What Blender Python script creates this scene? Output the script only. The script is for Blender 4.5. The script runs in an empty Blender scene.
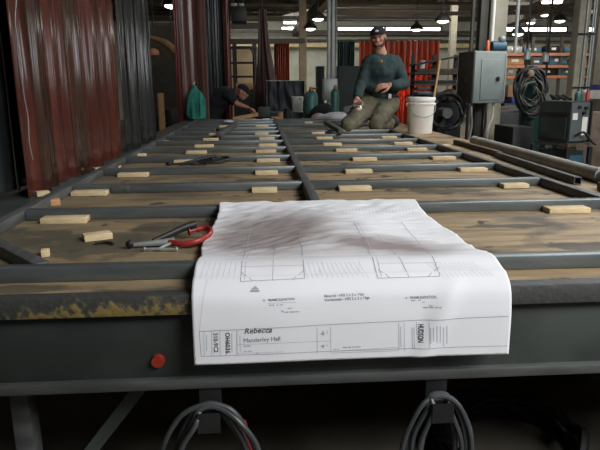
import bpy, bmesh, math, random
import numpy as np
from mathutils import Vector, Matrix, noise

random.seed(7)
SC = bpy.context.scene
COL = SC.collection
R = math.radians
# ---------------------------------------------------------------- camera model (35 mm lens, 1.33 m above the floor)
FPX, TH, PS = 583.0, R(13.3), R(3.83)
T = 0.85                      # top of the plywood on the work table
ZC = T + 0.48
FW = np.array([math.sin(PS)*math.cos(TH), math.cos(PS)*math.cos(TH), -math.sin(TH)])
RT = np.array([math.cos(PS), -math.sin(PS), 0.0])
UP = np.cross(RT, FW)
RT, UP = RT-.0058*UP, UP+.0058*RT        # the camera was held a touch tilted
RT /= np.linalg.norm(RT); UP /= np.linalg.norm(UP)
CP = np.array([0, 0, ZC])
def ray(px, py): return FW + RT*(px-300)/FPX + UP*(225-py)/FPX
def atz(px, py, z): r = ray(px, py); return Vector(CP + r*((z-ZC)/r[2]))
def aty(px, py, y): r = ray(px, py); return Vector(CP + r*(y/r[1]))
def atx(px, py, x): r = ray(px, py); return Vector(CP + r*(x/r[0]))
def proj(p):
    v = np.array(p)-CP; d = v@FW
    return 300+FPX*(v@RT)/d, 225-FPX*(v@UP)/d

# ---------------------------------------------------------------- materials
MATS = {}
def srgb(c):
    return tuple(((x/255)/12.92 if x/255 <= .04045 else ((x/255+.055)/1.055)**2.4) for x in c)
def mat(name, c, rough=.6, metal=0.0, var=.25, scale=8.0, stretch=(1,1,1), bump=.15, spec=.5, c2=None, emit=0, transl=0.0, detail=4):
    if name in MATS: return MATS[name]
    m = bpy.data.materials.new(name); m.use_nodes = True
    nt = m.node_tree; N = nt.nodes; L = nt.links
    b = N['Principled BSDF']
    b.inputs['Roughness'].default_value = rough
    b.inputs['Metallic'].default_value = metal
    b.inputs['Specular IOR Level'].default_value = spec
    lin = srgb(c)
    tc = N.new('ShaderNodeTexCoord'); mp = N.new('ShaderNodeMapping'); mp.inputs['Scale'].default_value = stretch
    nz = N.new('ShaderNodeTexNoise'); nz.inputs['Scale'].default_value = scale; nz.inputs['Detail'].default_value = detail
    L.new(tc.outputs['Object'], mp.inputs['Vector']); L.new(mp.outputs['Vector'], nz.inputs['Vector'])
    cr = N.new('ShaderNodeValToRGB')
    lo = srgb(c2) if c2 else tuple(x*(1-var) for x in lin)
    hi = lin if c2 else tuple(min(1, x*(1+var)) for x in lin)
    cr.color_ramp.elements[0].position = .35; cr.color_ramp.elements[1].position = .65
    cr.color_ramp.elements[0].color = (*lo, 1); cr.color_ramp.elements[1].color = (*hi, 1)
    L.new(nz.outputs['Fac'], cr.inputs['Fac']); L.new(cr.outputs['Color'], b.inputs['Base Color'])
    if bump:
        bp = N.new('ShaderNodeBump'); bp.inputs['Strength'].default_value = bump; bp.inputs['Distance'].default_value = .01
        L.new(nz.outputs['Fac'], bp.inputs['Height']); L.new(bp.outputs['Normal'], b.inputs['Normal'])
    if emit:
        b.inputs['Emission Color'].default_value = (*lin, 1); b.inputs['Emission Strength'].default_value = emit
    if transl:
        tr = N.new('ShaderNodeBsdfTranslucent'); mx = N.new('ShaderNodeMixShader'); mx.inputs['Fac'].default_value = transl
        L.new(cr.outputs['Color'], tr.inputs['Color'])
        L.new(b.outputs['BSDF'], mx.inputs[1]); L.new(tr.outputs['BSDF'], mx.inputs[2])
        L.new(mx.outputs['Shader'], N['Material Output'].inputs['Surface'])
    MATS[name] = m
    return m

STAINS = [(p.x-.37, p.y-(1.375+9.0)/2, a, b) for p, a, b in ((atz(95, 243, T), .30, .22), (atz(32, 240, T), .12, .08), (atz(52, 232, T), .10, .06), (atz(70, 275, T), .35, .05), (atz(150, 290, T), .25, .05),
          (atz(175, 225, T), .2, .12), (atz(160, 190, T), .2, .1), (atz(500, 225, T), .22, .05), (atz(440, 190, T), .3, .1), (atz(585, 245, T), .2, .07), (atz(560, 278, T), .3, .03), (atz(250, 180, T), .2, .1), (atz(20, 287, T), .3, .05), (atz(470, 205, T), .12, .05))]
def ply_mat():
    m = bpy.data.materials.new('stained_plywood'); m.use_nodes = True; MATS['ply'] = m
    nt = m.node_tree; N = nt.nodes; L = nt.links; b = N['Principled BSDF']; b.inputs['Roughness'].default_value = .62
    b.inputs['Specular IOR Level'].default_value = .3
    tc = N.new('ShaderNodeTexCoord')
    mp = N.new('ShaderNodeMapping'); mp.inputs['Scale'].default_value = (1.4, 9, 1)
    g = N.new('ShaderNodeTexNoise'); g.inputs['Scale'].default_value = 3; g.inputs['Detail'].default_value = 8
    L.new(tc.outputs['Object'], mp.inputs['Vector']); L.new(mp.outputs['Vector'], g.inputs['Vector'])
    cr = N.new('ShaderNodeValToRGB'); cr.color_ramp.elements[0].position = .3; cr.color_ramp.elements[1].position = .72
    cr.color_ramp.elements[0].color = (*srgb((116, 97, 72)), 1); cr.color_ramp.elements[1].color = (*srgb((174, 150, 112)), 1)
    L.new(g.outputs['Fac'], cr.inputs['Fac'])
    # soot and grease patches, denser towards the curtain side of the deck
    s = N.new('ShaderNodeTexNoise'); s.inputs['Scale'].default_value = 3.1; s.inputs['Detail'].default_value = 5; s.inputs['Distortion'].default_value = .6
    mp2 = N.new('ShaderNodeMapping'); mp2.inputs['Scale'].default_value = (1, 1.5, 1); mp2.inputs['Location'].default_value = (.35, .2, 0)
    L.new(tc.outputs['Object'], mp2.inputs['Vector']); L.new(mp2.outputs['Vector'], s.inputs['Vector'])
    r2 = N.new('ShaderNodeValToRGB'); r2.color_ramp.elements[0].position = .52; r2.color_ramp.elements[1].position = .68
    L.new(s.outputs['Fac'], r2.inputs['Fac'])
    mx = N.new('ShaderNodeMixRGB'); mx.inputs['Color2'].default_value = (*srgb((58, 52, 44)), 1)
    k = N.new('ShaderNodeMath'); k.operation = 'MULTIPLY'; k.inputs[1].default_value = .8
    L.new(r2.outputs['Color'], k.inputs[0]); L.new(k.outputs[0], mx.inputs['Fac']); L.new(cr.outputs['Color'], mx.inputs['Color1'])
    # individual grease puddles (position and radius on the deck)
    last = mx
    wob = N.new('ShaderNodeTexNoise'); wob.inputs['Scale'].default_value = 9; wob.inputs['Detail'].default_value = 5; L.new(tc.outputs['Object'], wob.inputs['Vector'])
    for (sx_, sy_, rx_, ry_) in STAINS:
        mg = N.new('ShaderNodeMapping'); mg.inputs['Location'].default_value = (-sx_/rx_, -sy_/ry_, 0); mg.inputs['Scale'].default_value = (1/rx_, 1/ry_, 0)
        L.new(tc.outputs['Object'], mg.inputs['Vector']); gs = N.new('ShaderNodeTexGradient'); gs.gradient_type = 'SPHERICAL'; L.new(mg.outputs['Vector'], gs.inputs['Vector'])
        ad = N.new('ShaderNodeMath'); ad.operation = 'MULTIPLY_ADD'; ad.inputs[1].default_value = 1.6; ad.inputs[2].default_value = -.75; L.new(wob.outputs['Fac'], ad.inputs[0])
        a2 = N.new('ShaderNodeMath'); a2.operation = 'ADD'; L.new(gs.outputs['Fac'], a2.inputs[0]); L.new(ad.outputs[0], a2.inputs[1])
        rr = N.new('ShaderNodeMapRange'); rr.inputs['From Min'].default_value = .26; rr.inputs['From Max'].default_value = .48; rr.inputs['To Max'].default_value = .8; L.new(a2.outputs[0], rr.inputs['Value'])
        mm = N.new('ShaderNodeMixRGB'); mm.inputs['Color2'].default_value = (*srgb((52, 50, 44)), 1); L.new(rr.outputs['Result'], mm.inputs['Fac']); L.new(last.outputs['Color'], mm.inputs['Color1']); last = mm
    # fine scratches
    sc = N.new('ShaderNodeTexNoise'); sc.inputs['Scale'].default_value = 26; sc.inputs['Detail'].default_value = 3
    L.new(mp.outputs['Vector'], sc.inputs['Vector'])
    r3 = N.new('ShaderNodeValToRGB'); r3.color_ramp.elements[0].position = .62; r3.color_ramp.elements[1].position = .75
    L.new(sc.outputs['Fac'], r3.inputs['Fac'])
    mx2 = N.new('ShaderNodeMixRGB'); mx2.inputs['Color2'].default_value = (*srgb((70, 62, 50)), 1)
    k2 = N.new('ShaderNodeMath'); k2.operation = 'MULTIPLY'; k2.inputs[1].default_value = .5
    L.new(r3.outputs['Color'], k2.inputs[0]); L.new(k2.outputs[0], mx2.inputs['Fac']); L.new(last.outputs['Color'], mx2.inputs['Color1'])
    # greyer tint rising towards one side
    sx = N.new('ShaderNodeSeparateXYZ'); L.new(tc.outputs['Object'], sx.inputs['Vector'])
    mr = N.new('ShaderNodeMapRange'); mr.inputs['From Min'].default_value = .6; mr.inputs['From Max'].default_value = -1.2
    mr.inputs['To Min'].default_value = 0; mr.inputs['To Max'].default_value = .42
    L.new(sx.outputs['X'], mr.inputs['Value'])
    mx3 = N.new('ShaderNodeMixRGB'); mx3.inputs['Color2'].default_value = (*srgb((128, 120, 100)), 1)
    L.new(mr.outputs['Result'], mx3.inputs['Fac']); L.new(mx2.outputs['Color'], mx3.inputs['Color1'])
    L.new(mx3.outputs['Color'], b.inputs['Base Color'])
    return m

def edge_mat():
    """worn yellow paint on rusty dark steel"""
    m = bpy.data.materials.new('chipped_yellow_paint'); m.use_nodes = True
    nt = m.node_tree; N = nt.nodes; L = nt.links; b = N['Principled BSDF']; b.inputs['Roughness'].default_value = .6
    tc = N.new('ShaderNodeTexCoord'); sx = N.new('ShaderNodeSeparateXYZ'); L.new(tc.outputs['Object'], sx.inputs['Vector'])
    n1 = N.new('ShaderNodeTexNoise'); n1.inputs['Scale'].default_value = 16; n1.inputs['Detail'].default_value = 6
    n2 = N.new('ShaderNodeTexNoise'); n2.inputs['Scale'].default_value = 55; n2.inputs['Detail'].default_value = 4
    L.new(tc.outputs['Object'], n1.inputs['Vector']); L.new(tc.outputs['Object'], n2.inputs['Vector'])
    add = N.new('ShaderNodeMath'); add.operation = 'ADD'; L.new(n1.outputs['Fac'], add.inputs[0]); L.new(n2.outputs['Fac'], add.inputs[1])
    # yellow survives lower down and mostly on one end of the beam
    mz = N.new('ShaderNodeMapRange'); mz.inputs['From Min'].default_value = 0.0; mz.inputs['From Max'].default_value = .052
    mz.inputs['To Min'].default_value = .14; mz.inputs['To Max'].default_value = -.30; L.new(sx.outputs['Z'], mz.inputs['Value'])
    mxr = N.new('ShaderNodeMapRange'); mxr.inputs['From Min'].default_value = -.7; mxr.inputs['From Max'].default_value = 1.0
    mxr.inputs['To Min'].default_value = .07; mxr.inputs['To Max'].default_value = -.42; L.new(sx.outputs['X'], mxr.inputs['Value'])
    a2 = N.new('ShaderNodeMath'); a2.operation = 'ADD'; L.new(add.outputs[0], a2.inputs[0]); L.new(mz.outputs[0], a2.inputs[1])
    a3 = N.new('ShaderNodeMath'); a3.operation = 'ADD'; L.new(a2.outputs[0], a3.inputs[0]); L.new(mxr.outputs[0], a3.inputs[1])
    r = N.new('ShaderNodeValToRGB'); r.color_ramp.elements[0].position = .0; r.color_ramp.elements[1].position = 1.0
    e = r.color_ramp.elements
    e[0].color = (*srgb((66, 68, 66)), 1); e[1].color = (*srgb((136, 118, 66)), 1)
    for pos, c in ((.80, (62, 62, 58)), (.90, (84, 80, 68)), (.98, (112, 102, 72))):
        q = e.new(pos); q.color = (*srgb(c), 1)
    sub = N.new('ShaderNodeMath'); sub.operation = 'SUBTRACT'; sub.inputs[1].default_value = .12; L.new(a3.outputs[0], sub.inputs[0])
    L.new(sub.outputs[0], r.inputs['Fac']); L.new(r.outputs['Color'], b.inputs['Base Color'])
    bp = N.new('ShaderNodeBump'); bp.inputs['Strength'].default_value = .3; bp.inputs['Distance'].default_value = .01
    L.new(add.outputs[0], bp.inputs['Height']); L.new(bp.outputs['Normal'], b.inputs['Normal'])
    return m

def paper_mat():
    m = bpy.data.materials.new('drawing_paper'); m.use_nodes = True
    nt = m.node_tree; N = nt.nodes; L = nt.links; b = N['Principled BSDF']; b.inputs['Roughness'].default_value = .75
    b.inputs['Specular IOR Level'].default_value = .2
    tc = N.new('ShaderNodeTexCoord'); sx = N.new('ShaderNodeSeparateXYZ'); L.new(tc.outputs['UV'], sx.inputs['Vector'])
    def gauss(cu, cv, su, sv):
        mp = N.new('ShaderNodeMapping'); mp.inputs['Location'].default_value = (-cu/su, -cv/sv, 0); mp.inputs['Scale'].default_value = (1/su, 1/sv, 0)
        L.new(tc.outputs['UV'], mp.inputs['Vector'])
        gr = N.new('ShaderNodeTexGradient'); gr.gradient_type = 'SPHERICAL'; L.new(mp.outputs['Vector'], gr.inputs['Vector'])
        return gr.outputs['Fac']
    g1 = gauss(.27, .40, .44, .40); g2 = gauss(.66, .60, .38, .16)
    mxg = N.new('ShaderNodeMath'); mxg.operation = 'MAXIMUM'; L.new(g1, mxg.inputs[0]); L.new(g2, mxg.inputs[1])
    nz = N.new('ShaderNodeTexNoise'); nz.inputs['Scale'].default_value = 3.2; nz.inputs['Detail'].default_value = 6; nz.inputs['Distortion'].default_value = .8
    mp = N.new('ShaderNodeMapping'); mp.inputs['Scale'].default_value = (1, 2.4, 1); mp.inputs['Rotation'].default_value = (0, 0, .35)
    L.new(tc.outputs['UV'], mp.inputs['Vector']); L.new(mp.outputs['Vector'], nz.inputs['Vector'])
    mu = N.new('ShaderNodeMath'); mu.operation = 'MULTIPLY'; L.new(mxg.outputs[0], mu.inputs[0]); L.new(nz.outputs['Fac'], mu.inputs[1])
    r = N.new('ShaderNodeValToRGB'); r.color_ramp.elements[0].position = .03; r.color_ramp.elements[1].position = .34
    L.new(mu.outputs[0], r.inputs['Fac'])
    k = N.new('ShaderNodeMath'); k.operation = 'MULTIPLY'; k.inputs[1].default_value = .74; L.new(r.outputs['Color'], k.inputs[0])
    mx = N.new('ShaderNodeMixRGB'); mx.inputs['Color1'].default_value = (*srgb((243, 243, 245)), 1); mx.inputs['Color2'].default_value = (*srgb((118, 94, 84)), 1)
    L.new(k.outputs[0], mx.inputs['Fac']); L.new(mx.outputs['Color'], b.inputs['Base Color'])
    tr = N.new('ShaderNodeBsdfTranslucent'); ms = N.new('ShaderNodeMixShader'); ms.inputs['Fac'].default_value = .12
    L.new(mx.outputs['Color'], tr.inputs['Color']); L.new(b.outputs['BSDF'], ms.inputs[1]); L.new(tr.outputs['BSDF'], ms.inputs[2])
    L.new(ms.outputs['Shader'], N['Material Output'].inputs['Surface'])
    return m

steel = mat('mill_steel', (108, 114, 113), .4, .55, .18, 5, (1, 6, 6), .05)
rail_steel = mat('dull_rail_steel', (82, 83, 81), .6, .2, .25, 6, (6, 1, 6), .05)
dark_steel = mat('dark_green_steel', (62, 68, 64), .5, .2, .3, 4, bump=.1)
black_steel = mat('blackened_steel', (38, 38, 38), .5, .3, .3, 8)
flange_steel = mat('flange_steel', (84, 86, 84), .5, .3, .25, 5, (1, 6, 6), .08)
ply = ply_mat()
pine = mat('pine_block', (214, 192, 150), .7, 0, .12, 14, (2, 12, 12), .1)
pine2 = mat('orange_pine', (196, 146, 100), .7, 0, .15, 14, (2, 12, 12), .1)
pvc_brown = mat('dark_brown_vinyl', (54, 36, 28), .13, 0, .35, 5, (3, 3, .25), .04, .6)
pvc_red = mat('red_brown_vinyl', (74, 37, 29), .13, 0, .35, 5, (3, 3, .25), .04, .6)
pvc_grey = mat('smoked_vinyl', (42, 43, 42), .13, 0, .35, 6, (3, 3, .2), .08, .6)
pvc_dark = mat('black_vinyl', (30, 34, 36), .28, 0, .35, 6, (3, 3, .2), .08, .5)
pvc_black = mat('black_smoked_vinyl', (60, 64, 64), .2, 0, .35, 6, (3, 3, .2), .05, .6)
pvc_maroon = mat('maroon_vinyl', (106, 74, 66), .3, 0, .35, 9, (3, 3, .1), .1, .5)
pvc_maroon_edge = mat('maroon_edge_vinyl', (100, 46, 38), .3, 0, .3, 9, (3, 3, .1), .1, .5)
pvc_orange = mat('orange_red_vinyl', (168, 80, 56), .25, 0, .4, 6, (4, 4, .12), .06, .5, transl=.38)
pvc_green = mat('dark_green_vinyl', (44, 62, 58), .25, 0, .4, 8, (4, 4, .12), .1, .5, transl=.2)
white_plastic = mat('white_plastic', (228, 224, 214), .4, 0, .06, 6)
grey_metal = mat('galvanised_grey', (150, 154, 150), .45, .3, .12, 5)
cab_paint = mat('cabinet_grey_paint', (126, 134, 130), .4, .1, .08, 4)
cab_dark = mat('cabinet_shade_duct_dark', (64, 62, 54), .5, .1, .2, 5)  # on the cabinet body, side shade put into the colour
col_paint = mat('cream_column_paint', (150, 144, 126), .6, 0, .15, 5)
brass = mat('dull_brass', (150, 120, 60), .4, .7, .1)
rubber = mat('black_rubber', (26, 27, 28), .5, 0, .3, 10)
cable_grey = mat('grey_cable', (62, 65, 66), .45, 0, .25, 10)
red_paint = mat('red_paint', (148, 42, 40), .4, 0, .2, 12)
green_cyl = mat('green_cylinder_paint', (52, 92, 84), .4, .1, .2, 5)
teal_cyl = mat('teal_cylinder_paint', (66, 106, 102), .4, .1, .2, 5)
teal_cloth = mat('teal_cloth', (44, 128, 112), .85, 0, .25, 8)
shirt_cloth = mat('dark_green_jersey', (38, 55, 54), .9, 0, .25, 12, bump=.4)
pants_cloth = mat('olive_canvas', (96, 90, 72), .9, 0, .25, 12, bump=.4)
black_cloth = mat('black_cloth', (28, 29, 32), .9, 0, .3, 10, bump=.3)
skin = mat('skin', (172, 124, 102), .55, 0, .1, 12)
beard_m = mat('dark_beard', (62, 46, 38), .9, 0, .2, 30)
eye_m = mat('eye', (40, 32, 28), .3, 0, .05)
boot_m = mat('dark_boot', (52, 50, 48), .7, 0, .2)
tarp_m = mat('black_poly_sheet', (34, 37, 40), .55, 0, .3, 6, bump=.5)
machine_m = mat('machine_charcoal', (52, 62, 60), .45, .1, .2, 5)
machine_front = mat('machine_lit_front', (92, 100, 100), .45, .1, .12, 5)  # lighter than the case: light on the front put into the colour
cardboard = mat('cardboard', (168, 128, 88), .8, 0, .15, 5)
orange_rack = mat('orange_rack_paint', (170, 108, 78), .5, 0, .12, 5)
rust = mat('rusty_stock', (88, 74, 62), .7, .2, .3, 9)
wall_m = mat('painted_block', (164, 167, 154), .8, 0, .1, 3)
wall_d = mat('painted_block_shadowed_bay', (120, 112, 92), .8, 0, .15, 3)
ceil_m = mat('ceiling_deck', (72, 68, 55), .8, 0, .25, 2, (1, 8, 1), .1)
truss_m = mat('truss_paint', (62, 58, 50), .6, .1, .2, 5)
cream_beam = mat('cream_beam_paint', (186, 172, 132), .6, 0, .12, 5)
concrete = mat('shop_concrete', (98, 92, 80), .7, 0, .25, 2.5)
wood = mat('rough_timber', (170, 134, 92), .8, 0, .2, 8, (8, 8, 1))
blue_paint = mat('blue_paint', (58, 96, 112), .45, 0, .15)
orange_pl = mat('orange_plastic', (224, 110, 60), .4, 0, .1)
ink = mat('printer_ink', (62, 64, 72), .8, 0, .05, bump=0)
ink_grey = mat('pencil_grey_line', (158, 160, 168), .8, 0, .05, bump=0)
ink_note = mat('grey_note_ink', (112, 114, 122), .8, 0, .05, bump=0)
ink_faint = mat('faint_grey_line', (190, 192, 202), .8, 0, .04, bump=0)
glass_win = mat('daylit_glazing', (246, 248, 250), .3, 0, .02, bump=0, emit=3.0)
glass_side = mat('added_side_glow', (246, 248, 250), .3, 0, .02, bump=0, emit=3.2)
bulb_m = mat('lit_bulb', (255, 246, 226), .3, 0, .02, bump=0, emit=5.0)
tube_m = mat('lit_tube', (250, 250, 246), .3, 0, .02, bump=0, emit=4.0)
tan_sheet = mat('tan_tarp', (150, 122, 84), .8, 0, .2)
peach = mat('peach_plastic', (206, 140, 112), .6, 0, .1)
white_cloth = mat('white_cloth', (206, 202, 204), .85, 0, .12, 8)
pink_cloth = mat('pinkish_cloth', (196, 156, 156), .85, 0, .12, 8)
blue_cloth = mat('navy_cloth', (46, 56, 92), .85, 0, .2, 8)
panel_green = mat('dark_green_panel', (36, 48, 46), .6, 0, .15, 4)
reflector = mat('red_reflector', (150, 48, 36), .3, 0, .1)
yellow_mark = mat('lit_shim_yellow', (206, 190, 70), .7, 0, .1)  # wood blocks turned yellow for the light falling on them

# ---------------------------------------------------------------- mesh helpers
class MB:
    def __init__(s): s.bm = bmesh.new()
    def box(s, c, size, rot=None, bevel=0):
        r = bmesh.ops.create_cube(s.bm, size=1.0); vs = r['verts']
        M = Matrix.Translation(c) @ (rot.to_4x4() if rot is not None else Matrix()) @ Matrix.Diagonal((*size, 1))
        bmesh.ops.transform(s.bm, matrix=M, verts=vs)
        if bevel:
            es = list({e for v in vs for e in v.link_edges})
            bmesh.ops.bevel(s.bm, geom=es, offset=bevel, segments=2, affect='EDGES', profile=.5)
        return s
    def span(s, a, b, w, h=None, bevel=0, up=(0, 0, 1)):
        """rectangular bar from a to b"""
        a, b = Vector(a), Vector(b); d = b-a; h = h or w
        y = d.normalized(); u = Vector(up)
        if abs(y.dot(u)) > .98: u = Vector((0, 1, 0))
        x = y.cross(u).normalized(); z = x.cross(y)
        return s.box((a+b)/2, (w, d.length, h), Matrix((x, y, z)).transposed(), bevel)
    def cyl(s, a, b, r0, r1=None, n=16):
        a, b = Vector(a), Vector(b); d = b-a
        q = d.to_track_quat('Z', 'Y').to_matrix().to_4x4()
        bmesh.ops.create_cone(s.bm, cap_ends=True, segments=n, radius1=r0, radius2=r0 if r1 is None else r1, depth=d.length,
                              matrix=Matrix.Translation((a+b)/2) @ q)
        return s
    def ball(s, c, r, n=16, rot=None):
        r = (r, r, r) if isinstance(r, (int, float)) else r
        M = Matrix.Translation(c) @ (rot.to_4x4() if rot is not None else Matrix()) @ Matrix.Diagonal((*r, 1))
        bmesh.ops.create_uvsphere(s.bm, u_segments=n, v_segments=max(6, n*2//3), radius=1, matrix=M)
        return s
    def capsule(s, a, b, ra, rb, n=14):
        s.cyl(a, b, ra, rb, n); s.ball(a, ra, n); s.ball(b, rb, n); return s
    def chain(s, pts, n=14):
        for (a, ra), (b, rb) in zip(pts, pts[1:]): s.capsule(a, b, ra, rb, n)
        return s
    def tube(s, pts, r, n=8, smooth=4, closed=False):
        P = [Vector(p) for p in pts]
        if smooth > 1:
            Q = []; m = len(P)
            for i in range(m if closed else m-1):
                p0 = P[(i-1) % m] if closed or i > 0 else P[0]; p1 = P[i]; p2 = P[(i+1) % m]
                p3 = P[(i+2) % m] if closed or i+2 < m else P[-1]
                for k in range(smooth):
                    t = k/smooth
                    Q.append(.5*((2*p1)+(-p0+p2)*t+(2*p0-5*p1+4*p2-p3)*t*t+(-p0+3*p1-3*p2+p3)*t**3))
            if not closed: Q.append(P[-1])
            P = Q
        rr = r if callable(r) else (lambda t: r)
        rings = []; up = None; m = len(P)
        for i, p in enumerate(P):
            if closed: d = P[(i+1) % m]-P[i-1]
            else: d = P[min(i+1, m-1)]-P[max(i-1, 0)]
            d.normalize()
            if up is None: up = Vector((0, 0, 1)) if abs(d.z) < .9 else Vector((1, 0, 0))
            x = d.cross(up)
            if x.length < 1e-5: x = d.orthogonal()
            x.normalize(); up = x.cross(d).normalized()
            q = rr(i/max(1, m-1))
            rings.append([s.bm.verts.new(p+x*q*math.cos(2*math.pi*k/n)+up*q*math.sin(2*math.pi*k/n)) for k in range(n)])
        for i in range(m if closed else m-1):
            A, B = rings[i], rings[(i+1) % m]
            for k in range(n): s.bm.faces.new((A[k], A[(k+1) % n], B[(k+1) % n], B[k]))
        if not closed: s.bm.faces.new(rings[0][::-1]); s.bm.faces.new(rings[-1])
        return s
    def lathe(s, prof, c=(0, 0, 0), n=28):
        c = Vector(c); rings = []
        for r, z in prof:
            rings.append([s.bm.verts.new(c+Vector((max(r, 1e-4)*math.cos(2*math.pi*k/n), max(r, 1e-4)*math.sin(2*math.pi*k/n), z))) for k in range(n)])
        for A, B in zip(rings, rings[1:]):
            for k in range(n): s.bm.faces.new((A[k], A[(k+1) % n], B[(k+1) % n], B[k]))
        s.bm.faces.new(rings[0][::-1]); s.bm.faces.new(rings[-1]); return s
    def prism(s, pts, vec):
        vec = Vector(vec); A = [s.bm.verts.new(Vector(p)) for p in pts]; B = [s.bm.verts.new(Vector(p)+vec) for p in pts]
        n = len(A); s.bm.faces.new(A[::-1]); s.bm.faces.new(B)
        for k in range(n): s.bm.faces.new((A[k], A[(k+1) % n], B[(k+1) % n], B[k]))
        return s
    def sheet(s, path, z0, z1, nz=8, th=.004, wob=None, closed=True):
        """a hanging sheet: plan path [(x,y)], solid thickness th; wob(i,t)->(dx,dy) with t=0 at the foot"""
        n = len(path); nor = []
        for i in range(n):
            a = Vector(path[max(0, i-1)]); b = Vector(path[min(n-1, i+1)]); d = (b-a).normalized(); nor.append(Vector((-d.y, d.x)))
        F, K = [], []
        for j in range(nz+1):
            t = j/nz; z = z0+(z1-z0)*t; f, k = [], []
            for i in range(n):
                w = Vector(wob(i, t)) if wob else Vector((0, 0)); p = Vector(path[i])+w; q = p+nor[i]*th
                f.append(s.bm.verts.new((p.x, p.y, z))); k.append(s.bm.verts.new((q.x, q.y, z)))
            F.append(f); K.append(k)
        for j in range(nz):
            for i in range(n-1):
                s.bm.faces.new((F[j][i], F[j][i+1], F[j+1][i+1], F[j+1][i]))
                s.bm.faces.new((K[j][i+1], K[j][i], K[j+1][i], K[j+1][i+1]))
            for i in (0, n-1): s.bm.faces.new((F[j][i], F[j+1][i], K[j+1][i], K[j][i]))
        for i in range(n-1):
            for j in (0, nz): s.bm.faces.new((F[j][i], F[j][i+1], K[j][i+1], K[j][i]))
        return s
    def build(s, name, m, parent=None, smooth=True, local=False, origin=None):
        bm = s.bm
        bmesh.ops.recalc_face_normals(bm, faces=bm.faces)
        if smooth:
            for f in bm.faces: f.smooth = True
            for e in bm.edges:
                if len(e.link_faces) == 2 and e.calc_face_angle(0) > R(38): e.smooth = False
        off = Vector((0, 0, 0))
        if not local:
            if parent is not None: off = wloc(parent)
            elif origin is not None: off = Vector(origin)
            else:
                xs = [v.co for v in bm.verts]
                off = Vector(((min(v.x for v in xs)+max(v.x for v in xs))/2, (min(v.y for v in xs)+max(v.y for v in xs))/2, min(v.z for v in xs)))
            bmesh.ops.translate(bm, vec=-off, verts=bm.verts)
        me = bpy.data.meshes.new(name); bm.to_mesh(me); bm.free()
        me.materials.append(m)
        o = bpy.data.objects.new(name, me); COL.objects.link(o)
        if parent is not None: o.parent = parent
        elif not local: o.location = off
        return o
def wloc(o):
    v = Vector((0, 0, 0))
    while o is not None: v += o.location; o = o.parent
    return v
def tag(o, label, cat, group=None, kind=None):
    o['label'] = label; o['category'] = cat
    if group: o['group'] = group
    if kind: o['kind'] = kind
    return o
def thing(name, loc, label, cat, group=None):
    o = bpy.data.objects.new(name, None); o.empty_display_size = .1; COL.objects.link(o); o.location = loc
    return tag(o, label, cat, group)
def struct(o): o['kind'] = 'structure'; return o
def copy_tree(o, parent=None):
    c = o.copy(); COL.objects.link(c)
    if parent is not None: c.parent = parent
    for ch in list(o.children): copy_tree(ch, c)
    return c
def voxel(mb, size, smooth=5, fac=.5):
    """fuse a union of capsules into one continuous skin"""
    me = bpy.data.meshes.new('tmp'); mb.bm.to_mesh(me); mb.bm.free()
    o = bpy.data.objects.new('tmp', me); COL.objects.link(o)
    r = o.modifiers.new('r', 'REMESH'); r.mode = 'VOXEL'; r.voxel_size = size
    if smooth:
        q = o.modifiers.new('s', 'SMOOTH'); q.iterations = smooth; q.factor = fac
    dg = bpy.context.evaluated_depsgraph_get()
    out = bpy.data.meshes.new_from_object(o.evaluated_get(dg))
    bpy.data.objects.remove(o); bpy.data.meshes.remove(me)
    n = MB(); n.bm.from_mesh(out); bpy.data.meshes.remove(out)
    return n

# ---------------------------------------------------------------- the setting
XL, XR, YB, YF, ZT = -7.0, 16.0, 26.0, -6.0, 4.05
struct(MB().box(((XL+XR)/2, (YB+YF)/2, -.06), (XR-XL+.4, YB-YF+.4, .12)).build('floor', concrete))
struct(MB().box(((XL+XR)/2, YB+.1, ZT/2), (XR-XL+.4, .2, ZT)).build('wall_back', wall_m))
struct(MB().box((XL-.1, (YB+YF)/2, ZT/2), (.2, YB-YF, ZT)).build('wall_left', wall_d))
struct(MB().box((XR+.1, (YB+YF)/2, ZT/2), (.2, YB-YF, ZT)).build('wall_right', wall_m))
cb = MB().box(((XL+XR)/2, (YB+YF)/2, ZT+.1), (XR-XL+.4, YB-YF+.4, .2))
for k in range(40):                                                # ribs of the roof deck
    cb.box(((XL+XR)/2, YF+.4+k*.8, ZT-.01), (XR-XL, .18, .04))
struct(cb.build('ceiling', ceil_m))
# clerestory: a long row of daylit panes at the top of the back wall
n_w = 0
for a, b in ((288, 303), (338, 384), (386, 440), (503, 566), (577, 600), (606, 660)):
    p = aty(a, 22.5, YB); q = aty(b, 28.5, YB); n_w += 1
    zc, h, xc, w = 3.72, .17, (p.x+q.x)/2, q.x-p.x
    fr = MB()
    for sz in (-1, 1): fr.box((xc, YB-.03, zc+sz*(h/2+.03)), (w+.12, .06, .06))
    for sx in (-1, 1): fr.box((xc+sx*(w/2+.03), YB-.03, zc), (.06, .06, h))
    f = struct(fr.build('window_%d' % n_w, truss_m))
    MB().box((xc, YB-.012, zc), (w, .02, h)).build('pane', glass_win, f)
for k in range(6):                                                # unseen windows added down the right-hand wall for curtain highlights
    n_w += 1; yc = 4.5+k*3.6; fr = MB()
    for sz in (-1, 1): fr.box((XR-.03, yc, 2.5+sz*.83), (.06, 1.32, .06))
    for sy in (-1, 1): fr.box((XR-.03, yc+sy*.63, 2.5), (.06, .06, 1.6))
    f = struct(fr.build('window_%d' % n_w, truss_m)); MB().box((XR-.012, yc, 2.5), (.02, 1.2, 1.6)).build('pane', glass_side, f)
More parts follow.
